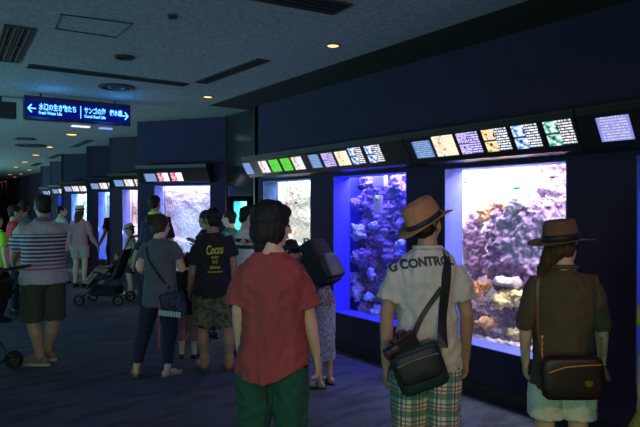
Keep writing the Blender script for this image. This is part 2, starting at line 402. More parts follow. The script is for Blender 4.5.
def backrock(m, x0, x1, z0, z1, y0, y1, mat, name, label, cat, amp=.09, s=4.0, seed=0, nx=70, slope=.0, grp=None):
    """rough living-rock face: a thick displaced slab standing in the tank"""
    g = G(); rings = []
    nz = int(nx*(z1-z0)/(x1-x0))
    bm = bmesh.new(); vs = {}
    for i in range(nx+1):
        for j in range(nz+1):
            x = x0+(x1-x0)*i/nx; z = z0+(z1-z0)*j/nz; q = Vector((x*s+seed, z*s, seed*1.7))
            d = noise.noise(q)*amp+noise.noise(q*2.7)*amp*.5+noise.noise(q*7)*amp*.32
            y = y0+slope*(z-z0)/(z1-z0)-d
            vs[i, j] = bm.verts.new((x, min(y, y1-.01), z))
    for i in range(nx):
        for j in range(nz): bm.faces.new((vs[i, j], vs[i+1, j], vs[i+1, j+1], vs[i, j+1]))
    # back and rim to give it a body
    edge = [(i, 0) for i in range(nx+1)]+[(nx, j) for j in range(1, nz+1)]+[(i, nz) for i in range(nx-1, -1, -1)]+[(0, j) for j in range(nz-1, 0, -1)]
    bk = [bm.verts.new((vs[e].co.x, y1, vs[e].co.z)) for e in edge]
    for k in range(len(edge)):
        bm.faces.new((vs[edge[k]], bk[k], bk[(k+1) % len(edge)], vs[edge[(k+1) % len(edge)]]))
    bm.faces.new(bk)
    me = bpy.data.meshes.new(name); bm.to_mesh(me); bm.free()
    o = put(name, fixn(me), mat, smooth=True); o.matrix_world = m; return tag(o, label, cat, grp)
def lump(m, name, c, r, mat, label, cat, grp=None, vox=.012, a=(.06, 6, .045, 19), extra=()):
    g = G(); g.ell((0, 0, 0), r)
    for cc, rr in extra: g.ell(cc, rr)
    off = Vector(c)*3
    dd = rdisp(*a); me = remesh(g, vox, 2, lambda p, n: dd(p+off, n))
    o = put(name, me, mat, smooth=True); o.matrix_world = m @ Matrix.Translation(c); return tag(o, label, cat, grp)
def branch_coral(m, c, h, mat, label, n=14, seed=1, grp='branching corals in the bright tank', rad=.010):
    rnd = random.Random(seed); g = G()
    def br(p, d, l, r, lev):
        q = p+d*l; g.tube([p, (p+q)/2+Vector((rnd.uniform(-.1, .1),)*3)*l*.3, q], [r, r*.85, r*.6], 6)
        if lev:
            for _ in range(3):
                dd = (d+Vector((rnd.uniform(-.8, .8), rnd.uniform(-.6, .6), rnd.uniform(0, .6)))).normalized(); br(q, dd, l*.72, r*.72, lev-1)
    for k in range(n):
        d = Vector((rnd.uniform(-.8, .8), rnd.uniform(-.7, .5), rnd.uniform(.5, 1.1))).normalized(); br(Vector((rnd.uniform(-.05, .05), rnd.uniform(-.04, .04), 0)), d, h*.4, rad, 2)
    o = put('branching_coral', g.mesh(), mat, smooth=True); o.matrix_world = m @ Matrix.Translation(c); return tag(o, label, 'coral', grp)
def fish(m, c, L, mat, label, yaw=0, grp=None, tall=.42):
    r = empty('fish', (0, 0, 0), 0, label, 'fish', grp); r.matrix_world = m @ Matrix.Translation(c) @ Matrix.Rotation(yaw, 4, 'Z')
    rings = []
    for s, hh in ((-.5, .03), (-.42, .16), (-.3, .30), (-.1, .42), (.1, .40), (.28, .22), (.38, .10)):
        rings.append([Vector((s*L, math.cos(k*PI/5)*hh*L*.28, math.sin(k*PI/5)*hh*L*tall*1.1)) for k in range(10)])
    g = G(); g.loft(rings); put('body', g.mesh(), mat, r, smooth=True)
    g = G(); g.loft([[(.36*L, -.01*L, -.04*L), (.36*L, .01*L, -.04*L), (.36*L, .01*L, .04*L), (.36*L, -.01*L, .04*L)], [(.56*L, -.004*L, -.2*L), (.56*L, .004*L, -.2*L), (.56*L, .004*L, .2*L), (.56*L, -.004*L, .2*L)]])
    put('tail_fin', g.mesh(), mat, r)
    g = G(); g.loft([[(-.2*L, -.006*L, .12*L), (-.2*L, .006*L, .12*L), (.25*L, .006*L, .08*L), (.25*L, -.006*L, .08*L)], [(-.05*L, -.002*L, .27*L), (-.05*L, .002*L, .27*L), (.3*L, .002*L, .2*L), (.3*L, -.002*L, .2*L)]])
    put('dorsal_fin', g.mesh(), mat, r)
    return r
def loc(px, py, X):                       # point seen at px, py on the plane x = X, in main-wall frame coords (u, n, z)
    x, y = ray(px); D = X/x; return (Y0-y*D, X-WX, EYE+(207-py)/F*D)
# --- bright coral tank (third window)
WHITEW = M('white_tank_wall', (.92, .90, .95), .6, (.86, .84, .93), 3)
T3 = tank(MW, U(3.805), U(2.60), WZ0, WZ1, .75, 'brightly lit aquarium of white water, purple rock and cream corals behind the hat-wearing pair', WHITEW, .36, .05,
     [(42, (1, .96, 1), TH+.30, -18, WZ1+.18, .95, .35), (26, (.9, .88, 1), TH+.10, 0, WZ1+.19, .95, .12)])
PURP = reef_mat('purple_rock', [(.02, .015, .05), (.14, .07, .22), (.44, .26, .42), (.10, .09, .18), (.85, .70, .72)], 19)
CREAM = reef_mat('cream_coral', [(.45, .26, .12), (.80, .58, .22), (.90, .76, .42), (.45, .30, .34)], 16)
ORNG = reef_mat('peach_coral', [(.50, .20, .09), (.80, .42, .20), (.90, .66, .46)], 18)
WCOR = reef_mat('white_coral', [(.90, .84, .86), (.62, .50, .60), (.95, .92, .95)], 16)
MAUV = reef_mat('mauve_rock', [(.10, .06, .16), (.45, .34, .48), (.22, .13, .22), (.75, .68, .74), (.40, .26, .16)], 17)
G3 = 'rocks and corals in the bright tank'
k = loc(517, 240, 4.62); lump(MW, 'reef_rock', k, (.33, .16, .36), PURP, 'tall purple mottled rock in the middle of the bright tank', 'rock', G3, extra=[((.12, 0, .22), (.26, .14, .22)), ((-.10, .02, -.25), (.26, .16, .22)), ((.15, 0, -.3), (.25, .15, .25))])
k = loc(476, 250, 4.70); lump(MW, 'reef_rock', k, (.09, .08, .36), PURP, 'narrow dark column of rock at the left of the purple rock', 'rock', G3)
k = loc(488, 213, 4.60); lump(MW, 'crust_coral', k, (.12, .08, .09), ORNG, 'peach coral crust capping the top left of the purple rock', 'coral', G3, extra=[((.14, 0, .06), (.12, .07, .06)), ((.27, 0, .07), (.10, .07, .06))])
k = loc(517, 203, 4.50); lump(MW, 'crust_coral', k, (.09, .07, .06), WCOR, 'white coral crust on top of the purple rock', 'coral', G3)
k = loc(508, 282, 4.46); lump(MW, 'plate_coral', k, (.14, .10, .055), WCOR, 'wide white plate coral below the purple rock', 'coral', G3, a=(.03, 8, .015, 30))
k = loc(505, 300, 4.42); lump(MW, 'leather_coral', k, (.15, .10, .07), CREAM, 'yellow cream leather coral in front of the white plate coral', 'coral', G3, extra=[((.15, .02, .04), (.12, .09, .06))])
k = loc(484, 324, 4.38); lump(MW, 'leather_coral', k, (.12, .08, .05), ORNG, 'orange cream coral low by the left edge of the glass', 'coral', G3)
k = loc(521, 335, 4.38); lump(MW, 'leather_coral', k, (.10, .07, .06), CREAM, 'pale yellow coral low by the hat-wearing woman\'s elbow', 'coral', G3)
k = loc(500, 318, 4.60); lump(MW, 'reef_rock', k, (.55, .16, .17), MAUV, 'mauve rock ledge running along the tank bottom', 'rock', G3, extra=[((.1, -.06, -.14), (.5, .2, .12)), ((-.30, 0, -.06), (.26, .16, .20)), ((.38, 0, .05), (.2, .15, .2)), ((.1, -.1, -.22), (.5, .2, .08))])
k = loc(504, 345, 4.34); lump(MW, 'rubble', k, (.36, .06, .05), WCOR, 'white coral rubble against the foot of the glass', 'coral rubble', G3, a=(.03, 12, .02, 30))
k = loc(550, 200, 4.75); lump(MW, 'reef_rock', k, (.16, .1, .34), MAUV, 'pale grey rock at the upper right of the bright tank', 'rock', G3, extra=[((.05, 0, .25), (.14, .09, .2))])
k = loc(479, 296, 4.44); branch_coral(MW, k, .17, ORNG, 'peach branching coral with thin fingers beside the white T-shirt sleeve', 16, 3)
k = loc(496, 345, 4.40); branch_coral(MW, k, .08, WCOR, 'small white branching coral in front of the rubble', 8, 5)
FD = M('dark_fish', (.03, .025, .03), .4); FY = M('yellow_fish', (.55, .9, .05), .4); FB = M('blue_fish', (.05, .35, .7), .4)
fish(MW, loc(553, 177, 4.45), .07, FD, 'small dark fish near the top right of the bright tank', .3, 'fish in the bright tank')
fish(MW, loc(548, 207, 4.42), .075, FD, 'small dark fish right of the purple rock', 2.8, 'fish in the bright tank')
fish(MW, loc(517, 188, 4.42), .09, FB, 'small blue-green fish above the purple rock', .2, 'fish in the bright tank')
fish(MW, loc(490, 181, 4.45), .03, FD, 'tiniest dark fish in the upper left of the bright tank', 1.2, 'fish in the bright tank')
g = G(); g.box((0, 0, 0), (.07, .012, .014)); g.box((0, 0, .10), (.04, .012, .014)); g.tube([(0.03, 0, -.0), (.03, 0, .1)], .004, 6)
o = put('water_pipe', g.mesh(), M('rust_pipe', (.25, .06, .05), .5)); o.matrix_world = MW @ Matrix.Translation(loc(465, 193, 4.42)); tag(o, 'short rust-red pipe bracket at the left edge of the bright tank', 'pipe')
# --- blue tank (second window)
BLUEW = M('blue_tank_wall', (.05, .06, .65), .6)
T2 = tank(MW, U(5.49), U(4.30), WZ0, WZ1, .75, 'deep blue aquarium of violet reef to the left of the man in the straw hat', BLUEW, .20, .05,
     [(62, (.16, .15, 1), TH+.10, 0, WZ1+.19, .95, .14), (30, (.42, .42, 1), TH+.30, -10, WZ1+.18, .9, .3)])
BREEF = reef_mat('blue_reef', [(.02, .01, .06), (.10, .06, .22), (.42, .28, .62), (.08, .05, .22), (.9, .85, .98), (.14, .08, .3)], 22)
backrock(MW, U(5.49)-.19, U(4.30)+.04, WZ0-.1, 2.04, TH+.30, TH+.52, BREEF, 'reef_wall', 'rough violet reef face inside the blue aquarium', 'reef', .17, 3.8, 4.2, 130)
GB = 'corals in the blue tank'
LB = reef_mat('ice_blue_coral', [(.3, .3, .9), (.6, .65, 1), (.8, .85, 1)], 16)
for (px, py, X, r, mt, lb) in ((358, 233, 4.5, .09, LB, 'ice blue coral knob at mid height near the left side of the blue tank'), (357, 292, 4.42, .10, LB, 'pale coral cluster low at the left of the blue tank'),
      (364, 309, 4.40, .09, BREEF, 'violet coral lump at the very bottom left of the blue tank'), (378, 312, 4.40, .08, LB, 'pale blue coral at the bottom of the blue tank next to the man\'s hand'),
      (362, 258, 4.5, .11, BREEF, 'violet coral bulging below the ice blue knob'), (396, 190, 4.6, .12, BREEF, 'dark violet coral at the upper right of the blue tank'), (400, 245, 4.4, .06, LB, 'pale blue coral tip left of the straw hat'), (371, 275, 4.44, .05, LB, 'small pale coral in the lower middle of the blue tank'), (372, 225, 4.46, .045, LB, 'small pale coral in the centre of the blue tank'), (384, 232, 4.45, .04, BREEF, 'small violet coral right of the centre of the blue tank'), (354, 258, 4.42, .05, LB, 'pale coral at the left rim below the ice blue knob'), (368, 297, 4.38, .05, LB, 'small pale coral near the foot of the blue tank'), (355, 205, 4.45, .06, BREEF, 'violet coral high on the left of the blue tank'), (381, 290, 4.40, .055, BREEF, 'violet coral low on the right, by the T-shirt sleeve')):
    lump(MW, 'knobbly_coral', loc(px, py, min(X, 4.40) - .02), (r, r*.8, r), mt, lb, 'coral', GB, a=(.05, 14, .03, 34))
branch_coral(MW, loc(354, 282, 4.34), .13, LB, 'ice blue branching coral beside the deep blue reveal', 12, 9, GB)
fish(MW, loc(377, 199, 4.30), .075, FY, 'round lime-yellow fish near the top of the blue tank', .2, 'fish in the blue tank', .8)
fish(MW, loc(388, 198, 4.30), .045, FY, 'smaller lime fish just right of the round one', 2.9, 'fish in the blue tank')
fish(MW, loc(362, 187, 4.30), .12, FD, 'dark fish at the top left of the blue tank', .5, 'fish in the blue tank', .7)
fish(MW, loc(401, 252, 4.30), .07, M('cyan_fish', (.1, .6, .95), .4), 'cyan fish beside the straw hat brim', 1.0, 'fish in the blue tank')
g = G(); g.box((0, 0, 0), (.20, .06, .14)); g.box((0, -.02, -.26), (.11, .05, .2)); o = put('filter_box', fixn(g.mesh()), M('cream_plastic', (.8, .65, .6), .5), bevel=.01); o.matrix_world = MW @ Matrix.Translation(loc(380, 181, 4.36)); tag(o, 'pale box fitting at the top of the blue tank', 'filter')
# --- first window
T1 = tank(MW, U(7.09), U(5.95), WZ0, WZ1, .62, 'warm white aquarium with a pale speckled coral wall behind the woman in red', M('blue_grey_tank_wall', (.45, .55, .75), .6), .12, .05,
     [(14, (1, .90, .76), TH+.07, 4, WZ1+.19, .95, .12), (5, (1, .88, .74), TH+.2, -20, WZ1+.18, .9, .15)], side=(11, (1, .88, .74), .07))
PALE = reef_mat('pale_speckled_reef', [(.55, .42, .36), (.82, .72, .60), (.88, .82, .70), (.62, .70, .68), (.90, .84, .74), (.62, .42, .34)], 13)
backrock(MW, U(7.09)-.11, U(5.95)+.04, WZ0-.1, 2.0, TH+.22, TH+.4, PALE, 'reef_wall', 'pale speckled coral face filling the tank behind the woman in red', 'reef', .03, 6, 1.1, 70)
lump(MW, 'soft_coral', loc(287, 204, 4.36), (.04, .03, .05), reef_mat('rust_coral', [(.6, .2, .1), (.85, .4, .25)], 20), 'rust-orange soft coral on the pale reef beside the bob hair', 'coral')
fish(MW, loc(296, 203, 4.32), .06, FD, 'small dark fish in front of the pale speckled reef', .4)
# --- fourth window, at the right frame edge
tank(MW, U(2.09), U(.90), WZ0, WZ1, .6, 'blue aquarium at the right edge of the hall, mostly out of view', M('sky_tank_wall', (.08, .16, .6), .6), .06, .05, [(20, (.2, .4, 1), TH+.14, 0, WZ1+.19, .95, .2)])
backrock(MW, U(2.09), U(.9), WZ0-.1, 1.3, TH+.3, TH+.5, BREEF, 'reef_wall', 'low dark reef inside the last tank on the right', 'reef', .15, 4, 9.3, 40)
# --- panel tanks
LAVR = reef_mat('lavender_reef', [(.55, .34, .44), (.70, .54, .68), (.50, .48, .78), (.82, .68, .72), (.66, .42, .40)], 11)
PINKR = reef_mat('pink_reef', [(.65, .45, .5), (.88, .74, .76), (.6, .4, .4), (.9, .84, .9)], 9)
ICER = reef_mat('ice_reef', [(.6, .75, .9), (.85, .92, .98), (.75, .8, .6)], 6)
pt = [(LAVR, (.93, .88, 1), 60, 'pale lavender and pink reef tank behind the pointing hand'), (PINKR, (.98, .88, .95), 75, 'narrow pink-white tank above the child in the straw hat'),
      (ICER, (.6, .75, 1), 60, 'bluish white tank behind the two held hands'), (ICER, (.65, .92, 1), 95, 'bright white-cyan tank behind the woman in the pink top'),
      (BREEF, (.1, .2, 1), 60, 'narrow glowing blue tank between the two far visitors'), (BREEF, (.1, .18, 1), 60, 'furthest glowing blue tank at the end of the row')]
for i, mm in enumerate(mats):
    rm, lc, en, lb = pt[i]
    tank(mm, .26, 1.29, WZ0, WZ1, .36 if i else .22, lb, M('panel_tank_wall_%s' % 'abcdef'[i], tuple(.6*x for x in lc),   .6), .08, .07 if i else .04, [(en*(.3 if i < 2 else .6), lc, TH+.06, 0, WZ1+.19, .95, .10)], side=(en*.12 if i < 4 else en*.04, lc, .05))
    backrock(mm, .20, 1.32, WZ0-.1, 2.05, TH+.16 if i else TH+.14, TH+.34 if i else TH+.21, rm, 'reef_wall', 'rough reef face inside the '+lb, 'reef', .022 if i < 2 else .05, 6, 2.2+i*3, 44)
BM2 = frame((4.62, 9.60, 0), (0, -1, 0), (1, 0, 0))
tank(BM2, .22, .87, .62, 1.70, .3, 'bright teal tank inside the dark recess behind the pale-faced visitor', M('teal_tank_wall', (.2, .7, .75), .6), .1, .05, [(38, (.35, .95, 1), TH+.10, 4, 1.88, .95, .14)])
backrock(BM2, .16, .9, .52, 1.6, TH+.16, TH+.28, reef_mat('teal_reef', [(.2, .5, .5), (.6, .95, .9), (.9, .95, .7), (.85, .95, .95)], 8), 'reef_wall', 'pale green reef inside the teal tank of the recess', 'reef', .05, 6, 7.7, 40)

# ------------------------------------------------------------------ ceiling fittings
def disc(r, z, n=32, h=.012): 
    g = G(); g.loft([[(math.cos(k*2*PI/n)*r, math.sin(k*2*PI/n)*r, z) for k in range(n)], [(math.cos(k*2*PI/n)*r, math.sin(k*2*PI/n)*r, z+h) for k in range(n)]]); return g
def annulus(r0, r1, z0, z1, n=36):
    pr = [(r0, z1), (r0, z0+.004), ((r0+r1)/2, z0), (r1, z0+.006), (r1, z1)]
    g = G(); rr = [[(math.cos(k*2*PI/n)*r, math.sin(k*2*PI/n)*r, z) for r, z in pr] for k in range(n)]
    idx = [g.ring(q) for q in rr]
    for a, b in zip(idx, idx[1:]+idx[:1]):
        for i in range(len(a)-1): g.f.append((a[i], b[i], b[i+1], a[i+1]))
    return g
LAMP = emit_mat('downlight_glow', (1.0, .36, .10), 4.5); LAMPN = emit_mat('downlight_glow_near', (1.0, .50, .18), 3.2)
def downlight(px, py, lab, r=.065, near=False, grp='amber ceiling downlights'):
    p = atc(px, py); e = empty('downlight', (p.x, p.y, CEIL), 0, lab, 'downlight', grp)
    put('trim_ring', annulus(r*.85, r*1.25, -.010, 0).mesh(), M('lamp_ring', (.2, .16, .13), .4), e)
    put('lamp_lens', disc(r*.85, -.004, h=.004).mesh(), LAMPN if near else LAMP, e)
    d = bpy.data.lights.new('lamp', 'SPOT'); d.energy = 5 if near else 4; d.color = (1, .5, .25); d.spot_size = 1.6; d.spot_blend = 1; d.shadow_soft_size = .05
    o = bpy.data.objects.new('lamp', d); col.objects.link(o); o.parent = e; o.location = (0, 0, -.03)
downlight(333, 46, 'amber downlight nearest the dark ceiling strip, above the blue tank', .055, True)
downlight(208, 97, 'amber downlight between the two long slot vents above the first wall panel', .06, True)
for x, y, lb in ((72, 134.5, 'amber downlight just under the lit direction sign'), (49, 147, 'amber downlight on the rim of the round speaker grille'), (36, 155, 'amber downlight right of the fourth slot vent, in the far ceiling'),
                 (25, 162, 'amber downlight in the row beyond the round grille'), (29.5, 170, 'amber downlight closest to the far teal corner'), (16, 167, 'amber downlight left of the far row'),
                 (21, 174, 'amber downlight low in the far row, above the standing group'), (10, 174.5, 'small greenish-yellow downlight far off on the left'), (15, 177, 'tiny amber downlight low on the far left ceiling'),
                 (5, 181, 'tiny amber downlight above the head of the dark-haired visitor'), (1.5, 182, 'tiniest amber downlight at the far left end of the ceiling')):
    downlight(x, y, lb, .11)
SLOT = M('slot_vent_black', (.004, .005, .006), 1)
def slot(p0, p1, wd, lab, nslats=3):
    a, b = atc(*p0), atc(*p1); L = (b-a).length; u = (b-a)/L; m = frame((*((a+b)/2).to_tuple()[:2], 0), u, Vector((-u.y, u.x, 0)))
    e = empty('slot_vent', (0, 0, 0), 0, lab, 'vent', 'slot vents in the ceiling'); e.matrix_world = m
    z = CEIL
    g = G(); t_ = .012
    g.box((0, wd/2, z-.004), (L, t_, .008)); g.box((0, -wd/2, z-.004), (L, t_, .008)); g.box((L/2, 0, z-.004), (t_, wd-t_, .008)); g.box((-L/2, 0, z-.004), (t_, wd-t_, .008))
    put('frame', g.mesh(), M('vent_frame', (.03, .035, .04), .6), e)
    g = G(); g.box((0, 0, z-.001), (L-t_, wd-t_, .002)); put('backing', g.mesh(), SLOT, e)
    for k in range(nslats):
        g = G(); g.box((0, -wd/2+wd*(k+1)/(nslats+1), z-.005), (L-t_*2, .006, .005)); put('slat', g.mesh(), SLOT, e)
slot((201, 83), (264, 60), .14, 'long slot vent in the ceiling between the two amber downlights')
slot((258, -6), (343, 10), .25, 'broad slot vent cut by the top edge of the picture')
slot((29, 66), (187, 85.0), .17, 'very long thin slot vent above the lit direction sign', 1)
slot((74, 147), (91, 140), .16, 'short slot vent to the right of the sign, near the second panel')
slot((50, 158.5), (62, 154), .18, 'short slot vent further along, right of the round grille')
slot((33, 166), (40, 163), .2, 'furthest slot vent, a small black dash on the far ceiling')
def quadpx(pts, z): return [atc(x, y, z) for x, y in pts]
# louvre grille at the upper left
a, b = atc(21, 27), atc(7, 61); L = (b-a).length; u = (b-a)/L
e = empty('louvre_grille', (0, 0, 0), 0, 'square louvred ceiling grille with brown slats, upper left', 'vent'); e.matrix_world = frame((*((a+b)/2).to_tuple()[:2], 0), u, Vector((-u.y, u.x, 0)))
g = G()
for sx in (-1, 1): g.box((sx*L/2, 0, CEIL-.006), (.025, .22, .012))
for sy in (-1, 0, 1): g.box((0, sy*.10, CEIL-.006), (L, .016, .012))
g.box((0, 0, CEIL-.006), (.03, .20, .012)); put('frame', g.mesh(), M('vent_frame', (.03, .035, .04), .6), e)
g = G(); g.box((0, 0, CEIL-.001), (L, .20, .002)); put('backing', g.mesh(), SLOT, e)
for k in range(4):
    g = G(); g.box((0, -.075+.05*k, CEIL-.006), (L-.05, .014, .01)); put('slat', g.mesh(), M('brown_slat', (.16, .09, .07), .5), e)
# access hatch outline
c4 = quadpx([(62, 15), (133, 24), (117, 38), (56, 29)], CEIL-.002)
g = G()
for i in range(4): g.tube([c4[i], c4[(i+1) % 4]], .006, 4)
tag(put('access_hatch', g.mesh(), M('hatch_gap', (.02, .03, .035), .7)), 'thin outline of a rectangular access hatch in the upper left ceiling', 'hatch')
def roundgrille(px, py, r, lab, cat='ceiling speaker'):
    p = atc(px, py); e = empty('ceiling_speaker', (p.x, p.y, CEIL), 0, lab, cat)
    put('outer_ring', annulus(r*.8, r, -.02, 0).mesh(), M('vent_frame', (.03, .035, .04), .6), e)
    put('mesh_disc', disc(r*.8, -.004, h=.004).mesh(), SLOT, e)
    if r > .12: put('inner_ring', annulus(r*.35, r*.5, -.022, 0).mesh(), M('vent_ring', (.10, .13, .15), .4), e)
roundgrille(117, 87, .20, 'large round ceiling grille just above the lit direction sign')
roundgrille(32, 145.5, .34, 'wide round ceiling grille far down the hall on the left')
roundgrille(26, 138.7, .20, 'small round ceiling fitting behind the left end of the sign')
roundgrille(173, 16, .035, 'small round sprinkler rosette near the top of the ceiling', 'sprinkler')
roundgrille(125, 57, .09, 'small half-shadowed round fitting in the ceiling above the long thin vent', 'ceiling fitting')

# ------------------------------------------------------------------ hanging direction sign
def hangsign(px0, px1, Y, z0, z1, lab, th=.12):
    x0 = Y*ray(px0)[0]/ray(px0)[1]; x1 = Y*ray(px1)[0]/ray(px1)[1]
    e = empty('direction_sign', ((x0+x1)/2, Y, (z0+z1)/2), 0, lab, 'sign'); W = x1-x0; H_ = z1-z0
    g = G(); g.box((0, th/2, 0), (W, th, H_)); put('housing', g.mesh(), M('sign_housing', (.012, .014, .06), .35), e, bevel=.006)
    return e, W, H_
YS = 7.9
DS = YS/ray(78)[1]
e, W, H_ = hangsign(25, 131, YS, 2.645, 2.93, 'lit blue direction sign in Japanese with arrows at both ends, hanging from the ceiling')
g = G(); g.box((0, -.003, -.01), (W-.05, .006, H_-.10))
m, t, b = nt('sign_face'); t.nodes.remove(b); em = nd(t, 'ShaderNodeEmission'); em.inputs[0].default_value = (.004, .008, .22, 1); em.inputs[1].default_value = .8
t.links.new(em.outputs[0], t.nodes['Material Output'].inputs[0]); SF = put('sign_face', g.mesh(), m, e)
TXT = emit_mat('sign_lettering', (.13, .50, 1.0), 2.2)
def lettering(s, size, x, z, parent, sh=0, bold=.003, w_=None):
    me = text_mesh(s, size, 'LEFT', sh, bold)
    xs = [v.co.x for v in me.vertices]
    if not xs: return
    sc = w_/(max(xs)-min(xs)) if w_ else 1; x_ = min(xs)
    for v in me.vertices: v.co = Vector(((v.co.x-x_)*sc, 0, v.co.y))
    me.update(); o = put('lettering', me, TXT, parent); o.location = (x, -.008, z); return o
k = W/106.0           # metres per sign pixel
X0 = -W/2
lettering('水辺の生き物たち', .085, X0+13*k, .012, SF, w_=36*k)
lettering('Fresh Water Life', .050, X0+13*k, -.055, SF, bold=.002, w_=22*k)
lettering('サンゴの海', .085, X0+57*k, .012, SF, w_=22*k)
lettering('個水槽', .078, X0+83*k, .012, SF, w_=13.5*k)
lettering('Coral Reef Life', .050, X0+57*k, -.055, SF, bold=.002, w_=22*k)
g = G(); g.box((X0+53.5*k, -.008, -.01), (.010, .003, H_-.13)); put('divider', g.mesh(), TXT, SF)
for xc, sg in ((X0+7*k, -1), (X0+W-7*k, 1)):
    g = G(); g.box((xc, -.008, -.01), (.085, .003, .014))
    for s2 in (-1, 1):
        p0, p1 = Vector((xc+sg*.045, -.008, -.01)), Vector((xc+sg*.010, -.008, -.01+s2*.042)); g.tube([p0, p1], .009, 6)
    put('arrow', g.mesh(), TXT, SF)
for k2 in (-1, 1):
    g = G(); g.tube([(k2*W*.35, .06, H_/2), (k2*W*.35, .06, CEIL-(2.645+2.93)/2)], .012, 8); put('hanger_rod', g.mesh(), BLACK, e)
for sx in (-.4, .4):
    d = bpy.data.lights.new('sign_glow', 'POINT'); d.energy = 2.2; d.color = (.05, .3, 1); d.shadow_soft_size = .06; o = bpy.data.objects.new('sign_glow', d); col.objects.link(o); o.parent = e; o.location = (sx, -.35, -.02)
# dim edge-lit fitting seen just below the sign
for (xa, xb, yy, cc, lb) in ((72, 90, 125.5, (.85, .9, 1), 'white strip lamp showing under the direction sign'), (100, 112, 127.5, (.25, .35, 1), 'short blue strip lamp under the right end of the sign')):
    p0, p1 = atc(xa, yy), atc(xb, yy+1); g = G(); g.box(((p0.x+p1.x)/2, (p0.y+p1.y)/2, CEIL-.012), ((p1-p0).length, .12, .02)); tag(put('strip_lamp', g.mesh(), emit_mat('strip_%d' % xa, cc, 1.1)), lb, 'lamp')
# unlit sign box at the left frame edge
x_, y_ = ray(10); D_ = 7.55
g = G(); g.box((0, 0, 0), (.34, .12, .20)); g.box((0, 0, .135), (.03, .03, .07)); o = put('hanging_panel', g.mesh(), M('teal_dark_panel', (.012, .03, .045), .5)); o.location = (x_*D_-.10, y_*D_, 2.80); tag(o, 'dark unlit panel hanging from the ceiling at the left edge of the view', 'panel')
# pale glowing round emblem and lit post on the far wall
x_, y_ = ray(0); s_ = 38.5/y_
g = G(); g.loft([[(x_*s_+math.cos(q*PI/12)*.32, 38.60, 1.6+.72+math.sin(q*PI/12)*.32) for q in range(24)], [(x_*s_+math.cos(q*PI/12)*.32, 38.635, 1.6+.72+math.sin(q*PI/12)*.32) for q in range(24)]])
tag(put('round_sign', fixn(g.mesh()), M('beige_sign', (.6, .45, .3), .6, emit=.25)), 'round beige sign on the far wall at the left edge', 'sign')
x_, y_ = ray(37); s_ = 38.2/y_
g = G(); g.box((x_*s_, 38.3, 2.2), (.28, .2, 1.5)); tag(put('lit_column', g.mesh(), emit_mat('column_glow', (.04, .22, .42), .8)), 'narrow teal lit column at the far end of the hall', 'column')
x_, y_ = ray(6); s_ = 13.5/y_
e = empty('bench', (x_*s_-.2, 13.5, 0), 0, 'pale low bench behind the visitors at the far left', 'bench')
g = G(); g.box((0, 0, .72), (2.0, .6, .10)); put('seat', g.mesh(), M('beige_top', (.42, .36, .33), .6), e, bevel=.02)
for sx in (-.85, .85):
    g = G(); g.box((sx, 0, .335), (.10, .5, .67)); put('leg', g.mesh(), M('beige_leg', (.25, .22, .22), .6), e)

# ------------------------------------------------------------------ people
def lerp(a, b, f): return Vector(a)*(1-f)+Vector(b)*f
def skinm(name, c):
    return M(name, c, .55, tuple(x*.88 for x in c), 14)
SK1 = skinm('skin_fair', (.66, .42, .30)); SK2 = skinm('skin_tan', (.45, .26, .17)); SK3 = skinm('skin_deep', (.33, .18, .12))
def hairm(name, c):
    if name in _m: return _m[name]
    m, t, b = nt(name, .62); b.inputs['Specular IOR Level'].default_value = .25; v = coords(t, (60, 60, 5)); n = noi(t, v, 1.2, 2)
    t.links.new(mix(t, n, tuple(x*.5 for x in c), tuple(min(1, x*1.6) for x in c)), b.inputs['Base Color']); bump(t, b, n, .25, .003); _m[name] = m; return m
HB = hairm('black_hair', (.012, .010, .010)); HBR = hairm('brown_hair', (.05, .025, .015)); HLB = hairm('auburn_hair', (.10, .05, .03))
EYE_W = M('eye_dark', (.03, .02, .02), .2); LIP = M('lip', (.45, .16, .14), .4); BROW = M('brow', (.02, .015, .012), .8)

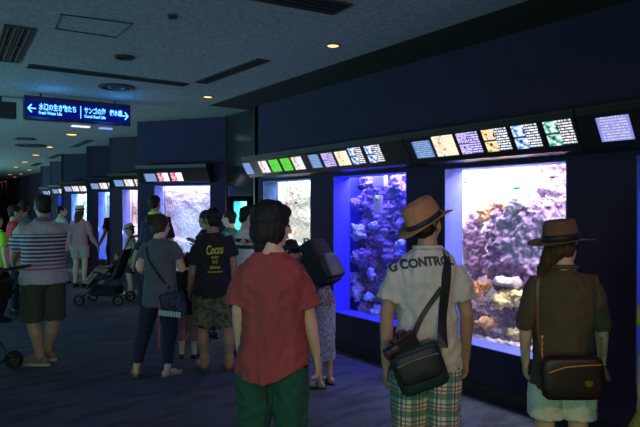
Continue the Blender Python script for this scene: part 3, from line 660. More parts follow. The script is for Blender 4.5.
class Person: pass
def person(label, px, D, H, face=0, head=(0, 0, 0), lean=0, side=0, J=None, skin=None, hair=('short', None), top=None, bottom=None, shoes=None,
           girth=1.0, hs=None, vox=.012, curl=.35, hat=None, thumb=None, pos=None, offz=0, group=None, hips=None):
    J = J or {}; skin = skin or SK2; k = H/1.7; s = Person(); s.k = k
    if pos is None: x, y = ray(px); pos = (x*D, y*D)
    root = empty('person', (pos[0], pos[1], offz), -(A+math.radians(face)), label, 'person', group); s.root = root; s.H = H
    hs = hs or k**.55; s.hs = hs
    piv = Vector((0, 0, .95*k)); RL = Matrix.Rotation(math.radians(-lean), 3, 'X') @ Matrix.Rotation(math.radians(side), 3, 'Y')
    def B(p):
        p = Vector(p); f = max(0, min(1, (p.z-.88*k)/(.22*k))); f = f*f*(3-2*f)
        if f <= 0 or (lean == 0 and side == 0): return p
        return p.lerp(piv+RL @ (p-piv), f)
    s.B = B; gx = girth
    def j(n, d, bend=False):
        if n in J: return Vector(J[n])
        sg = 1 if n[0] == 'R' else -1; p = Vector((sg*d[0]*k, d[1]*k, d[2]*k)); return B(p) if bend else p
    jt = {}
    for sd in 'RL':
        jt[sd+'sh'] = j(sd+'sh', (.160*(.5+.5*gx), -.01, 1.372), True)
        if sd+'el' in J: jt[sd+'el'] = Vector(J[sd+'el'])
        else: jt[sd+'el'] = jt[sd+'sh']+Vector(((1 if sd == 'R' else -1)*.045*gx*k, -.03*k, -.29*k))
        if sd+'wr' in J: jt[sd+'wr'] = Vector(J[sd+'wr'])
        else: jt[sd+'wr'] = jt[sd+'el']+Vector(((1 if sd == 'R' else -1)*.01*k, .045*k, -.245*k))
        jt[sd+'hip'] = j(sd+'hip', (.088, 0, .88)); jt[sd+'kn'] = j(sd+'kn', (.098, .015, .475)); jt[sd+'an'] = j(sd+'an', (.10, -.03, .085))
    s.j = jt
    hc = B(Vector((0, .012*k, H-.116*hs))); nb = B(Vector((0, -.02*k, 1.43*k)))
    HR = (RL if lean or side else Matrix.Identity(3)) @ Matrix.Rotation(math.radians(-head[0]), 3, 'Z') @ Matrix.Rotation(math.radians(head[1]), 3, 'X') @ Matrix.Rotation(math.radians(head[2]), 3, 'Y')
    HM = Matrix.Translation(hc) @ HR.to_4x4() @ Matrix.Scale(hs, 4); s.HM = HM
    def ering(z, rx, ry, yo=0, n=24, sq=1.0):
        return [B(((math.cos(a_)*abs(math.cos(a_))**(sq-1) if sq != 1 else math.cos(a_))*rx*k*gx, (yo+math.sin(a_)*ry)*k*(gx if z < 1.35 else 1), z*k)) for a_ in [2*PI*q/n for q in range(n)]]
    # body
    g = G()
    g.loft([ering(*r) for r in ((.80, .10, .075), (.86, .15, .10), (.93, .158, .105), (1.05, .130, .092), (1.15, .136, .098), (1.27, .148, .103), (1.35, .135, .088, -.01), (1.41, .085, .065, -.015), (1.46, .06, .055, -.015))])
    g.tube([nb, nb.lerp(hc, .5)+Vector((0, -.01, 0))*hs, HM @ Vector((0, -.02, -.03))], [.060*hs, .052*hs, .052*hs])
    g.ell((0, -.012, .030), (.073, .092, .085), HM); g.ell((0, .022, -.03), (.060, .066, .082), HM); g.ell((0, .045, -.088), (.032, .032, .026), HM)
    g.ell((0, .073, .024), (.048, .016, .011), HM)
    g.tube([HM @ Vector(q) for q in ((0, .084, .01), (0, .096, -.012), (0, .101, -.030))], [.009*hs, .011*hs, .014*hs], 8)
    for sx in (-1, 1): g.ell((sx*.075, -.006, -.012), (.010, .020, .031), HM, 10)
    for sd in 'RL':
        sg = 1 if sd == 'R' else -1; a, e_, w_ = jt[sd+'sh'], jt[sd+'el'], jt[sd+'wr']
        g.tube([a+Vector((-sg*.05*k, 0, .0)), a, lerp(a, e_, .45), e_, lerp(e_, w_, .3), w_], [q*k*(.4+.6*gx) for q in (.036, .043, .045, .038, .039, .026)])
        h, kn, an = jt[sd+'hip'], jt[sd+'kn'], jt[sd+'an']
        back = Vector((0, -.018, 0))*k
        g.tube([h, lerp(h, kn, .4), kn, lerp(kn, an, .35)+back, lerp(kn, an, .75), an], [q*k*(.3+.7*gx) for q in (.078, .076, .056, .057, .040, .036)])
    # feet
    fts = {}
    for sd in 'RL':
        sg = 1 if sd == 'R' else -1; an = jt[sd+'an']; yaw = math.radians(J.get(sd+'toe', 12))*-sg; pit = math.radians(J.get(sd+'pitch', 0))
        fm = Matrix.Translation(an) @ Matrix.Rotation(yaw, 4, 'Z') @ Matrix.Rotation(pit, 4, 'X') @ Matrix.Translation((0, 0, -.085*k)) @ Matrix.Scale(k, 4); fts[sd] = fm
        g.ell((0, -.03, .04), (.032, .04, .038), fm, 10); g.ell((0, .05, .040), (.036, .085, .034), fm, 12); g.ell((0, .125, .026), (.043, .055, .024), fm, 12)
    # palms
    hands = G()
    for sd in 'RL':
        sg = 1 if sd == 'R' else -1; e_, w_ = jt[sd+'el'], jt[sd+'wr']
        d = Vector(J[sd+'hd']).normalized() if sd+'hd' in J else (w_-e_).normalized()
        tv = Vector(J.get(sd+'th', (0, 1, 0))); tv = (tv-d*tv.dot(d))
        if tv.length < .1: tv = Vector((sg*-1, 0, .3)); tv = tv-d*tv.dot(d)
        tv.normalize(); n = d.cross(tv)*(-1 if sd == 'R' else 1); q = k if k > .8 else k*1.05; cu = J.get(sd+'curl', curl)
        def er(c, a_, b_): return [c+tv*math.cos(z*PI/6)*a_+n*math.sin(z*PI/6)*b_ for z in range(12)]
        g.loft([er(w_-d*.01*q, .024*q, .020*q), er(w_+d*.03*q, .036*q, .018*q), er(w_+d*.075*q, .042*q, .016*q), er(w_+d*.10*q, .036*q, .011*q)])
        for i, (off, L) in enumerate(((-.031, .058), (-.011, .072), (.010, .078), (.031, .068))):
            p = w_+d*(.086-.004*abs(i-2))*q+tv*off*q; dirn = (d+tv*off*1.5).normalized(); pts = [p]; 
            for m_, (fr, ang) in enumerate(((.45, .6), (.32, 1.1), (.23, .9))):
                dirn = (Matrix.Rotation(cu*ang*(1+.1*(2-i)), 3, d.cross(n)) @ dirn).normalized(); pts.append(pts[-1]+dirn*L*q*fr)
            hands.tube(pts, [.0092*q, .0085*q, .0078*q, .0065*q], 8)
        p = w_+d*.022*q+tv*.026*q; p1 = p+(d*.55+tv*.75+n*.25).normalized()*.038*q; p2 = p1+(d*.9+tv*.25+n*.25).normalized()*.032*q; p3 = p2+(d+n*.3).normalized()*.024*q
        hands.tube([p, p1, p2, p3], [.014*q, .011*q, .010*q, .008*q], 8)
    me = remesh(g, vox*.8, 3); join(me, hands)
    s.body = put('body', me, skin, root, smooth=True)
    # face details
    for sx in (-1, 1):
        g = G(); g.ell((sx*.030, .0775, -.002), (.011, .006, .0055), HM, 8); put('eye', g.mesh(), EYE_W, root, smooth=True)
    g = G(); g.tube([HM @ Vector(q) for q in ((-.018, .083, -.062), (0, .090, -.060), (.018, .083, -.062))], .0055*hs, 6); put('mouth', g.mesh(), LIP, root, smooth=True)
    # clothes
    def wr(a1, s1, a2, s2):
        sd = Vector((random.random()*9, random.random()*9, 0))
        def f(c, n):
            q = Vector((c.x*s1, c.y*s1, c.z*s1*.55))+sd; r1 = 1-abs(noise.noise(q)*2); q2 = Vector((c.x+c.z*.35, c.y, c.z*.8-c.x*.4))*s2+sd; r2 = 1-abs(noise.noise(q2)*2)
            return a1*(r1-.6)+a2*(r2-.6)
        return f
    if bottom:
        fit = bottom.get('fit', 1); z1 = bottom.get('end', .08); wz = bottom.get('waist', 1.02); g = G()
        if bottom['kind'] == 'skirt':
            fl = bottom.get('flare', .2)
            g.loft([ering(wz, .145, .105), ering(.93, .172, .125), ering((z1+.93)/2, .172+fl*.45, .13+fl*.4), ering(z1, .172+fl, .13+fl*.8)])
        else:
            g.loft([ering(*r) for r in ((.79, .07*fit, .075*fit), (.83, .145*fit, .105*fit), (.89, .172*fit, .122*fit), (.96, .165*fit, .120*fit), (wz, .145*max(1, fit*.95), .108))])
            for sd in 'RL':
                h, kn, an = jt[sd+'hip'], jt[sd+'kn'], jt[sd+'an']; up = Vector((0, 0, .0))
                tot = [h, lerp(h, kn, .5), kn]; rad = [.097*fit, .092*fit, .074*fit]
                e = z1*k
                if z1 >= .44:                            # shorts: stop at end height
                    f = (h.z-e)/(h.z-kn.z) if h.z-kn.z > .2*k else bottom.get('frac', .9)
                    tot = [h, lerp(h, kn, f*.5), lerp(h, kn, f)]; rad = [.097*fit, .094*fit, .090*fit]
                else:
                    f = min(1, (kn.z-e)/max(.05, kn.z-an.z)); hem = bottom.get('hem', .058)
                    tot += [lerp(kn, an, min(.33, f*.5))+Vector((0, -.018*k, 0)), lerp(kn, an, f)]; rad += [max(.073, (.070*fit+hem)/2), hem]
                g.tube(tot, [r*k*(.3+.7*gx) for r in rad], 18, flatend=True)
        me = remesh(g, vox, 3, wr(.008*k, 9, .006*k, 16))
        if top and bottom['kind'] != 'x':
            zc = (top.get('hem', .80)+.03)*k; bm = bmesh.new(); bm.from_mesh(me)
            bmesh.ops.delete(bm, geom=[q for q in bm.verts if q.co.z > zc], context='VERTS'); bm.to_mesh(me); bm.free()
        s.bottom = put(bottom.get('name', bottom['kind']), me, bottom['mat'], root, smooth=True)
    if top:
        fit = top.get('fit', 1); hem = top.get('hem', .80); fl = top.get('flare', 0); sl = top.get('sleeve', .75); g = G()
        rr = [(hem, .168*fit+fl, .120*fit+fl), ((hem+1.0)/2, .165*fit+fl*.6, .120*fit+fl*.6), (1.04, .152*fit+fl*.3, .110*fit+fl*.3), (1.15, .156*fit, .113*fit), (1.27, .172*fit, .124*fit), (1.35, .172*(.5+.5*fit), .112, -.008), (1.405, .132, .090, -.015), (1.435, .092, .072, -.018), (1.452, .070, .062, -.018)]
        if top.get('neck'): rr.append((1.49, .062, .058, -.012))
        g.loft([ering(*r) for r in rr])
        for sd in 'RL':
            sg = 1 if sd == 'R' else -1; a, e_, w_ = jt[sd+'sh'], jt[sd+'el'], jt[sd+'wr']; sr = top.get('sr', 1.0)
            inn = a+Vector((-sg*.06*k, 0, -.015*k)); inn.z -= .01*k; pts = [inn, a]; rad = [.060, .058*(.7+.3*sr)]
            if sl <= 1: pts += [lerp(a, e_, sl*.5), lerp(a, e_, sl)]; rad += [.062*sr, .066*sr]
            else: pts += [lerp(a, e_, .5), e_, lerp(e_, w_, sl-1)]; rad += [.060*sr, .053*sr, .048*sr if sl < 1.8 else .040*sr]
            g.tube(pts, [r*k*(.35+.65*gx) for r in rad], 18, flatend=True)
        if top.get('bulk'):
            for c_, r_ in top['bulk']: g.ell(c_, r_)
        me = remesh(g, vox, 3, wr(.009*k*top.get('wr', 1), 8, .006*k*top.get('wr', 1), 15))
        if 'drop' in top:
            dx, dd = top['drop']; zh = hem*k
            for q in me.vertices:
                if q.co.z < zh+.16: q.co.z -= dd*max(-.6, 1-((q.co.x-dx)/.16)**2)*max(0, min(1, 1-(q.co.z-zh)/.16))
        s.top = put(top.get('name', 'shirt'), me, top['mat'], root, smooth=True)
        if top.get('collar'):
            pts = [B((math.cos(q*PI/10)*.078*k, (-.018+math.sin(q*PI/10)*.070)*k, (1.448+.014*(1-math.sin(q*PI/10))*.5)*k)) for q in range(21)]
            g = G(); g.tube(pts, top.get('cr', .012)*k, 8, flat=1.6); put('collar', g.mesh(), top['collar'], s.top, smooth=True)
    # shoes
    if shoes:
        kind, smat = shoes[0], shoes[1]; sole = shoes[2] if len(shoes) > 2 else RUBBER
        for sd in 'RL':
            fm = fts[sd]
            if kind == 'sandal':
                g = G()
                def so(z): return [fm @ Vector((math.sin(q*PI/8)*(.044 if math.cos(q*PI/8) > 0 else .036), .05+math.cos(q*PI/8)*.135, z)) for q in range(16)]
                g.loft([so(-.012), so(.012)]); sh = put('sandal', fixn(g.mesh()), smat, root)
                for yy, rr_ in ((.115, .030), (.01, .048)):
                    g = G(); g.tube([fm @ Vector((math.cos(q*PI/8)*.047, yy, .010+math.sin(q*PI/8)*(rr_+.022))) for q in range(9)], .009*k, 6); put('strap', g.mesh(), smat, sh)
            else:
                g = G(); g.ell((0, -.03, .048), (.042, .052, .050), fm, 12); g.ell((0, .05, .050), (.045, .10, .046), fm, 12); g.ell((0, .128, .034), (.050, .062, .034), fm, 12)
                if kind == 'boot': g.tube([fm @ Vector((0, -.005, .06)), fm @ Vector((0, -.008, .125))], [.050*k, .050*k])
                sh = put('boot' if kind == 'boot' else 'shoe', remesh(g, max(.008, vox*.7), 2), smat, root, smooth=True)
                g = G()
                def so(z, e=0): return [fm @ Vector((math.sin(q*PI/8)*(.052 if math.cos(q*PI/8) > 0 else .045), .045+math.cos(q*PI/8)*.148, z)) for q in range(16)]
                g.loft([so(-.004), so(.024)]); put('sole', fixn(g.mesh()), sole, sh)
    # hair
    st, hm = hair; hm = hm or HB
    if st != 'none':
        g = G(); cov = hat is not None; v = .96 if cov else 1.0
        if st == 'short': g.ell((0, -.020, .040), (.082*v, .096*v, .086*v), HM); g.ell((0, -.048, -.022), (.068, .055, .060), HM)
        elif st == 'bob':
            g.ell((0, -.020, .036), (.096, .108, .094), HM); g.ell((0, -.055, -.035), (.084, .066, .085), HM)
            for sx in (-1, 1): g.ell((sx*.066, -.012, -.025), (.030, .055, .080), HM)
            g.ell((0, -.062, -.105), (.052, .038, .05), HM); g.ell((0, .045, .065), (.07, .05, .045), HM)
        else:
            g.ell((0, -.020, .040), (.086*v, .100*v, .086*v), HM); g.ell((0, -.048, -.025), (.074, .058, .070), HM)
            for sx in (-1, 1): g.ell((sx*.062, -.018, -.01), (.024, .045, .055), HM)
        if st == 'bun': g.ell((0, -.125, .055), (.045, .045, .045), HM)
        if st == 'pony': g.tube([HM @ Vector(q) for q in ((0, -.09, .02), (0, -.135, -.03), (0, -.13, -.14), (0, -.11, -.22))], [.035*hs, .04*hs, .035*hs, .014*hs])
        if st == 'long': g.tube([HM @ Vector(q) for q in ((0, -.05, 0), (0, -.085, -.10), (0, -.095, -.20), (0, -.10, -.30))], [.08*hs, .078*hs, .065*hs, .03*hs], flat=.6)
        if st == 'braid': g.tube([HM @ Vector(q) for q in ((-.01, -.055, -.02), (-.03, -.070, -.09), (-.05, -.085, -.15), (-.06, -.10, -.22))], [.062*hs, .050*hs, .036*hs, .014*hs])
        put('hair', remesh(g, max(.007, vox*.7), 2, lambda c, n: .006*noise.noise(Vector((c.x*55, c.y*55, c.z*9)))+.004*noise.noise(c*25)), hm, root, smooth=True)
    if hat: makehat(HM, hat, root)
    s.bvh = None
    return s
def makehat(HM, h, parent):
    """brimmed straw or felt hat; h: brim, crown, pos, rot(deg x,y,z), mat, band"""
    a_, b_ = h.get('a', .086), h.get('b', .102); br = h['brim']; ch = h['crown']; N = 48
    T = HM @ Matrix.Translation(h.get('pos', (0, -.012, .045))) @ Matrix.Rotation(math.radians(h['rot'][2]), 4, 'Z') @ Matrix.Rotation(math.radians(h['rot'][0]), 4, 'X') @ Matrix.Rotation(math.radians(h['rot'][1]), 4, 'Y')
    def ring(sx, sy, z, f=None):
        o = []
        for q in range(N):
            t_ = 2*PI*q/N; x, y = math.cos(t_)*sx, math.sin(t_)*sy; o.append(T @ Vector((x, y, z+(f(t_, x, y) if f else 0))))
        return o
    cu = h.get('curl', .02)
    bf = lambda f: (lambda t_, x, y: cu*f*(math.cos(t_)**2)-cu*.6*f*(math.sin(t_) if math.sin(t_) > 0 else .0))
    dent = h.get('dent', .02)
    tf = lambda k_: (lambda t_, x, y: -dent*k_*max(0, 1-abs(x)/.035)*(1 if y < .06 else .6))
    pinch = h.get('pinch', .85)
    rings = [ring(a_+br, b_+br, -.004, bf(1)), ring(a_+br+.001, b_+br+.001, .0, bf(1)), ring(a_+br*.5, b_+br*.5, .003, bf(.35)), ring(a_, b_, .006), ring(a_*.98, b_*.98, ch*.35), ring(a_*.94, b_*.93, ch*.7), ring(a_*pinch, b_*.86, ch*.95), ring(a_*pinch*.86, b_*.76, ch*1.02), ring(a_*pinch*.6, b_*.56, ch*1.0, tf(.6)), ring(a_*.3, b_*.3, ch*.98, tf(1)), ring(a_*.05, b_*.05, ch*.97, tf(1))]
    inner = [ring(a_*.05, b_*.05, ch*.97-.006, tf(1)), ring(a_*.3, b_*.3, ch*.98-.006, tf(1)), ring(a_*pinch*.6, b_*.56, ch*1.0-.006, tf(.6)), ring(a_*pinch*.83, b_*.73, ch*1.02-.006), ring(a_*.91, b_*.90, ch*.7), ring(a_*.95, b_*.95, ch*.3), ring(a_*.96, b_*.96, .002), ring(a_+br*.5, b_+br*.5, -.002, bf(.35)), ring(a_+br, b_+br, -.004, bf(1))]
    g = G(); g.loft(rings+inner, cap=False); o = put('hat', fixn(g.mesh()), h['mat'], parent, smooth=True)
    g = G(); bh = h.get('bandh', .032); g.loft([ring(a_*1.0+.001, b_*1.0+.001, .008), ring(a_*1.0+.004, b_*1.0+.004, .009), ring(a_*.985+.004, b_*.985+.004, .008+bh), ring(a_*.985, b_*.985, .009+bh)], cap=False)
    put('hat_band', fixn(g.mesh()), h['band'], o, smooth=True)
def hit(s, kind, x, c):
    """point on the clothed figure: 'b' back (x, z), 'f' front (x, z), 't' from above (x, y), 'r'/'l' from a side (y, z)"""
    if s.bvh is None:
        vs = []; fs = []
        for o in [s.top]+([s.bottom] if hasattr(s, 'bottom') else []):
            n0 = len(vs); vs += [v.co.copy() for v in o.data.vertices]; fs += [tuple(n0+i for i in p.vertices) for p in o.data.polygons]
        s.bvh = BVHTree.FromPolygons(vs, fs)
    o, d = {'b': (Vector((x, -1.5, c)), Vector((0, 1, 0))), 'f': (Vector((x, 1.5, c)), Vector((0, -1, 0))), 't': (Vector((x, c, 2.2)), Vector((0, 0, -1))), 'r': (Vector((1.5, x, c)), Vector((-1, 0, 0))), 'l': (Vector((-1.5, x, c)), Vector((1, 0, 0)))}[kind]
    p, n, _, _ = s.bvh.ray_cast(o, d); return (p, n) if p is not None else (None, None)
def strap(s, path, wd, off=.006, n=8, free=()):
    """ribbon laid over the figure through control hits"""
    pts = []
    for a, b in zip(path, path[1:]):
        if a[0] == b[0] and a[0] != 'p':
            for q in range(n): f = q/n; pts.append(hit(s, a[0], a[1]*(1-f)+b[1]*f, a[2]*(1-f)+b[2]*f))
        else: pts.append(hit(s, *a) if a[0] != 'p' else (Vector(a[1]), Vector(a[2])))
    a = path[-1]; pts.append(hit(s, *a) if a[0] != 'p' else (Vector(a[1]), Vector(a[2])))
    pts = [(p+nn*off, nn) for p, nn in pts if p is not None]
    for _ in range(3): pts = [pts[0]]+[((pts[i-1][0]+pts[i][0]*2+pts[i+1][0])/4, (pts[i-1][1]+pts[i][1]*2+pts[i+1][1]).normalized()) for i in range(1, len(pts)-1)]+[pts[-1]]
    rings = []
    for i, (p, nn) in enumerate(pts):
        d = (pts[min(i+1, len(pts)-1)][0]-pts[max(i-1, 0)][0]).normalized(); u = d.cross(nn).normalized(); h_ = nn*.003
        rings.append([p-u*wd/2-h_, p+u*wd/2-h_, p+u*wd/2+h_, p-u*wd/2+h_])
    g = G(); g.loft(rings); return g
def project_text(s, body, size, xc, zc, mat, parent, w_=None, arch=0, rot=0, name='lettering', bold=.002, shear=0):
    me = text_mesh(body, size, 'CENTER', shear, bold)
    bm = bmesh.new(); bm.from_mesh(me); bmesh.ops.triangulate(bm, faces=bm.faces)
    bmesh.ops.subdivide_edges(bm, edges=[e for e in bm.edges if e.calc_length() > .012], cuts=2)
    xs = [v.co.x for v in bm.verts]; w0 = max(xs)-min(xs); mx_ = (max(xs)+min(xs))/2; sc = (w_/w0) if w_ else 1
    cr, sr = math.cos(rot), math.sin(rot)
    for v in bm.verts:
        x, y = (v.co.x-mx_)*sc, v.co.y; y += -arch*x*x; x, y = x*cr-y*sr, x*sr+y*cr
        p, n = hit(s, 'b', xc+x, zc+y)
        v.co = (p+n*.003) if p is not None else Vector((xc+x, 0, zc+y))
    bm.to_mesh(me); bm.free(); return put(name, me, mat, parent)
def bagroot(s, c, name, label, cat):
    """Empty for a thing carried by person s at local point c; geometry given in person coordinates"""
    M_ = Matrix.Translation(s.root.location) @ Matrix.Rotation(s.root.rotation_euler[2], 4, 'Z')
    p = M_ @ Vector(c); e = empty(name, p, s.root.rotation_euler[2], label, cat); e['_c'] = 0; del e['_c']
    def add(nm, mesh, mat, parent=None, smooth=False, bevel=0):
        for v in mesh.vertices: v.co -= Vector(c)
        mesh.update(); return put(nm, mesh, mat, parent or e, smooth, bevel)
    return e, add
def fabric(name, c, rough=.85): return M(name, c, rough, tuple(x*.85 for x in c), 5, bmp=.25, bscale=220)

# ------------------------------------------------------------------ cloth patterns
def stripes_mat():
    m, t, b = nt('striped_polo_cloth', .85); v = coords(t); sp = nd(t, 'ShaderNodeSeparateXYZ'); t.links.new(v, sp.inputs[0]); z = sp.outputs[2]
    band = mth(t, 'MULTIPLY', mth(t, 'GREATER_THAN', z, 1.065), mth(t, 'LESS_THAN', z, 1.335))
    st = mth(t, 'MULTIPLY', mth(t, 'GREATER_THAN', mth(t, 'FRACT', mth(t, 'MULTIPLY', z, 26)), .50), band)
    low = mth(t, 'MULTIPLY', mth(t, 'GREATER_THAN', z, .96), mth(t, 'LESS_THAN', z, 1.065))
    st2 = mth(t, 'MULTIPLY', mth(t, 'GREATER_THAN', mth(t, 'FRACT', mth(t, 'MULTIPLY', z, 26)), .5), low)
    c = mix(t, st, (.42, .38, .40), (.04, .025, .08)); c = mix(t, st2, c, (.22, .09, .14)); t.links.new(c, b.inputs['Base Color']); return m
def chest_stripes():
    m, t, b = nt('white_tee_black_stripes', .85); v = coords(t); sp = nd(t, 'ShaderNodeSeparateXYZ'); t.links.new(v, sp.inputs[0]); z = sp.outputs[2]
    s1 = mth(t, 'MULTIPLY', mth(t, 'GREATER_THAN', z, 1.15), mth(t, 'LESS_THAN', z, 1.19)); s2 = mth(t, 'MULTIPLY', mth(t, 'GREATER_THAN', z, 1.22), mth(t, 'LESS_THAN', z, 1.26))
    t.links.new(mix(t, mth(t, 'ADD', s1, s2), (.75, .73, .72), (.02, .02, .03)), b.inputs['Base Color']); return m
def plaid_mat():
    m, t, b = nt('plaid_cotton', .85); v = coords(t); n = noi(t, v, 6, 1, .5, 1)
    vm = nd(t, 'ShaderNodeVectorMath', operation='MULTIPLY_ADD'); t.links.new(n, vm.inputs[0]); vm.inputs[1].default_value = (.012,)*3; t.links.new(v, vm.inputs[2])
    sp = nd(t, 'ShaderNodeSeparateXYZ'); t.links.new(vm.outputs[0], sp.inputs[0]); x, z = sp.outputs[0], sp.outputs[2]
    def st(a, f, w_, o): return mth(t, 'LESS_THAN', mth(t, 'FRACT', mth(t, 'ADD', mth(t, 'MULTIPLY', a, f), o)), w_)
    c = (.60, .66, .58)
    c = mix(t, mth(t, 'MULTIPLY', st(x, 11, .36, 0), .72), c, (.03, .13, .11)); c = mix(t, mth(t, 'MULTIPLY', st(z, 11, .36, .3), .72), c, (.03, .12, .12))
    c = mix(t, mth(t, 'MULTIPLY', st(x, 11, .10, .55), .75), c, (.02, .03, .10)); c = mix(t, mth(t, 'MULTIPLY', st(z, 11, .10, .85), .75), c, (.30, .05, .05))
    c = mix(t, mth(t, 'MULTIPLY', st(x, 11, .06, .30), .8), c, (.35, .05, .06)); c = mix(t, mth(t, 'MULTIPLY', st(z, 11, .07, .60), .8), c, (.02, .03, .09))
    t.links.new(c, b.inputs['Base Color']); return m
def camo_mat():
    m, t, b = nt('camouflage_cotton', .9); v = coords(t)
    c = ramp(t, noi(t, v, 11, 3, .6), [(0, (.03, .03, .025)), (.44, (.10, .085, .06)), (.52, (.16, .13, .10)), (.60, (.045, .06, .04))], 'CONSTANT'); t.links.new(c, b.inputs['Base Color']); return m
def floral(name, a, b_, c_, s=22):
    m, t, b = nt(name, .85); v = coords(t); c = ramp(t, noi(t, v, s, 3, .6), [(.40, a), (.5, b_), (.58, c_)], 'CONSTANT'); t.links.new(c, b.inputs['Base Color']); return m
REDC = fabric('brick_red_knit', (.32, .055, .055)); GREENC = fabric('dark_green_cloth', (.008, .085, .050)); TEE = fabric('white_cotton', (.62, .60, .54)); OLIVE = M('olive_brown_linen', (.085, .060, .035), .85, (.06, .05, .035), 8, bmp=.2, bscale=200)
DENIMW = M('white_denim', (.70, .72, .66), .85, (.58, .62, .56), 25, bmp=.3, bscale=150); STRAW = M('tan_straw', (.45, .23, .10), .75, (.34, .17, .08), 60, bmp=.4, bscale=260); FELT = M('brown_felt', (.17, .085, .062), .9, (.14, .07, .05), 30, bmp=.2, bscale=200)
PALESTRAW = M('pale_straw', (.68, .58, .45), .75, (.55, .46, .35), 40, bmp=.3, bscale=200); BANDK = M('dark_band', (.012, .012, .022), .6); NAVY = fabric('navy_cloth', (.012, .015, .04)); BLACKC = fabric('black_cloth', (.010, .010, .014)); GREYC = fabric('grey_jersey', (.09, .095, .115))
KHAKID = fabric('dark_khaki', (.045, .055, .032)); PINKC = fabric('pale_pink_cloth', (.42, .24, .25)); BEIGEC = fabric('beige_cloth', (.40, .34, .31)); WHITEC = fabric('white_cloth', (.62, .60, .62)); REDT = fabric('bright_red_cloth', (.50, .03, .04)); LIME = fabric('lime_cloth', (.35, .65, .02))
YELC = fabric('mustard_cloth', (.55, .50, .10)); ROSE = fabric('dusty_rose_cloth', (.28, .10, .10)); TANB = M('tan_boot_leather', (.36, .18, .09), .6); LEATHER = M('oxblood_leather', (.016, .005, .008), .45); GOLD = M('gold_metal', (.75, .5, .15), .3, metal=1)
NYLON = M('black_nylon', (.012, .014, .016), .5, (.018, .02, .022), 30, bmp=.2, bscale=300)
def VW(px0, D, face):
    f = math.radians(face)
    def v(px, py, dy=0):
        vx = ((px-320)*(D+dy)-(px0-320)*D)/F; z = EYE+(207-py)/F*(D+dy)
        return (vx*math.cos(f)-dy*math.sin(f), vx*math.sin(f)+dy*math.cos(f), z)
    return v

# --- woman in the red top (front, centre)
v = VW(272, 3.0, 8)
red = person('woman with black bob hair in a loose brick-red top and dark green trousers', 272, 3.0, 1.625, 8, head=(52, -4, 0), skin=SK1, hair=('bob', HB), vox=.007, curl=.45,
    J=dict(Rsh=v(297, 273, 0), Rel=v(308, 314, .0), Rwr=v(316, 354, .04), Lsh=v(246, 273, 0), Lel=v(239, 312, .0), Lwr=v(241, 352, .10), Rth=(.1, 1, 0)),
    top=dict(mat=REDC, name='top', fit=1.10, hem=.83, drop=(-.05, .05), flare=.012, sleeve=.84, sr=1.20, wr=1.2), bottom=dict(kind='trousers', mat=GREENC, fit=1.08, end=.05, hem=.10), shoes=('sandal', BLACK))
# --- man in the straw hat
v = VW(427, 3.2, 0)
man = person('man in a tan straw hat, white T-shirt with lettering across the back and plaid shorts', 427, 3.2, 1.62, 0, head=(32, -2, 0), skin=SK2, hair=('short', HB), vox=.007, curl=.5,
    J=dict(Rsh=v(457, 273), Rel=v(467, 314, -.02), Rwr=v(466, 358, .08), Lsh=v(397, 273), Lel=v(387, 314, .0), Lwr=v(386, 366, .02)),
    top=dict(mat=TEE, fit=1.08, flare=.012, hem=.785, sleeve=.66, sr=1.12, wr=1.7, collar=TEE, cr=.007), bottom=dict(kind='shorts', mat=plaid_mat(), fit=1.12, end=.46), shoes=('shoe', BLACK),
    hat=dict(brim=.060, crown=.125, a=.086, b=.114, rot=(29, -8, -26), mat=STRAW, band=BANDK, pos=(.006, -.030, .008), curl=.022, pinch=.78, dent=.03, bandh=.026))
project_text(man, 'G CONTROL', .060, -.040, 1.315, M('grey_print', (.05, .06, .06), .8), man.top, w_=.33, arch=.7, rot=.13, bold=.003)
bag, add = bagroot(man, (-.07, -.19, .80), 'shoulder_bag', 'black camera bag hanging at the left hip of the man in the straw hat', 'bag')
R_ = Matrix.Translation((-.075, -.205, .805)) @ Matrix.Rotation(math.radians(-20), 4, 'Y')
def rbox(mt, w_, d_, h_, r=.25, n=20):
    g = G(); rings = []
    for s_, zz in ((.86, -.5), (.97, -.42), (1, -.2), (1, .25), (.96, .42), (.84, .5)):
        rg = []
        for q in range(n):
            a_ = 2*PI*q/n; c_, s2 = math.cos(a_), math.sin(a_); e_ = .45
            rg.append(mt @ Vector((math.copysign(abs(c_)**e_, c_)*w_/2*s_, math.copysign(abs(s2)**e_, s2)*d_/2*s_, zz*h_)))
        rings.append(rg)
    return g.loft(rings)
NYLONREFL = M('nylon_teal_reflection', (.010, .030, .030), .38, (.014, .036, .036), 20, bmp=.2, bscale=300)  # bag is black; its teal-green reflection is put into this colour
add('pouch', fixn(rbox(R_, .255, .12, .215).mesh()), NYLONREFL, smooth=True)
fl = add('flap', fixn(rbox(R_ @ Matrix.Translation((0, -.012, .02)), .235, .115, .15).mesh()), NYLON, smooth=True)
g = G(); g.tube([R_ @ Vector((-.105, -.076, .055)), R_ @ Vector((0, -.078, .062)), R_ @ Vector((.105, -.076, .055))], .004, 6); add('zipper', g.mesh(), M('zip_tape', (.12, .16, .15), .4), fl)
g = G(); g.box((0, -.076, -.02), (.05, .006, .02), R_); add('buckle', g.mesh(), BLACK, fl, bevel=.002)
add('strap', strap(man, [('p', (.045, -.19, .90), (0, -1, 0)), ('b', .05, 1.00), ('b', .080, 1.26), ('b', .088, 1.33), ('t', .088, -.03), ('t', .085, .03), ('f', .06, 1.25), ('f', -.08, .98)], .052).mesh(), NYLON)
add('thin_strap', strap(man, [('p', (-.10, -.17, .95), (0, -1, 0)), ('b', -.06, 1.02), ('b', .055, 1.19)], .026, .009).mesh(), NYLON)
camr, add = bagroot(man, (-.15, -.20, .92), 'camera', 'black camera with lens resting on top of the shoulder bag', 'camera')
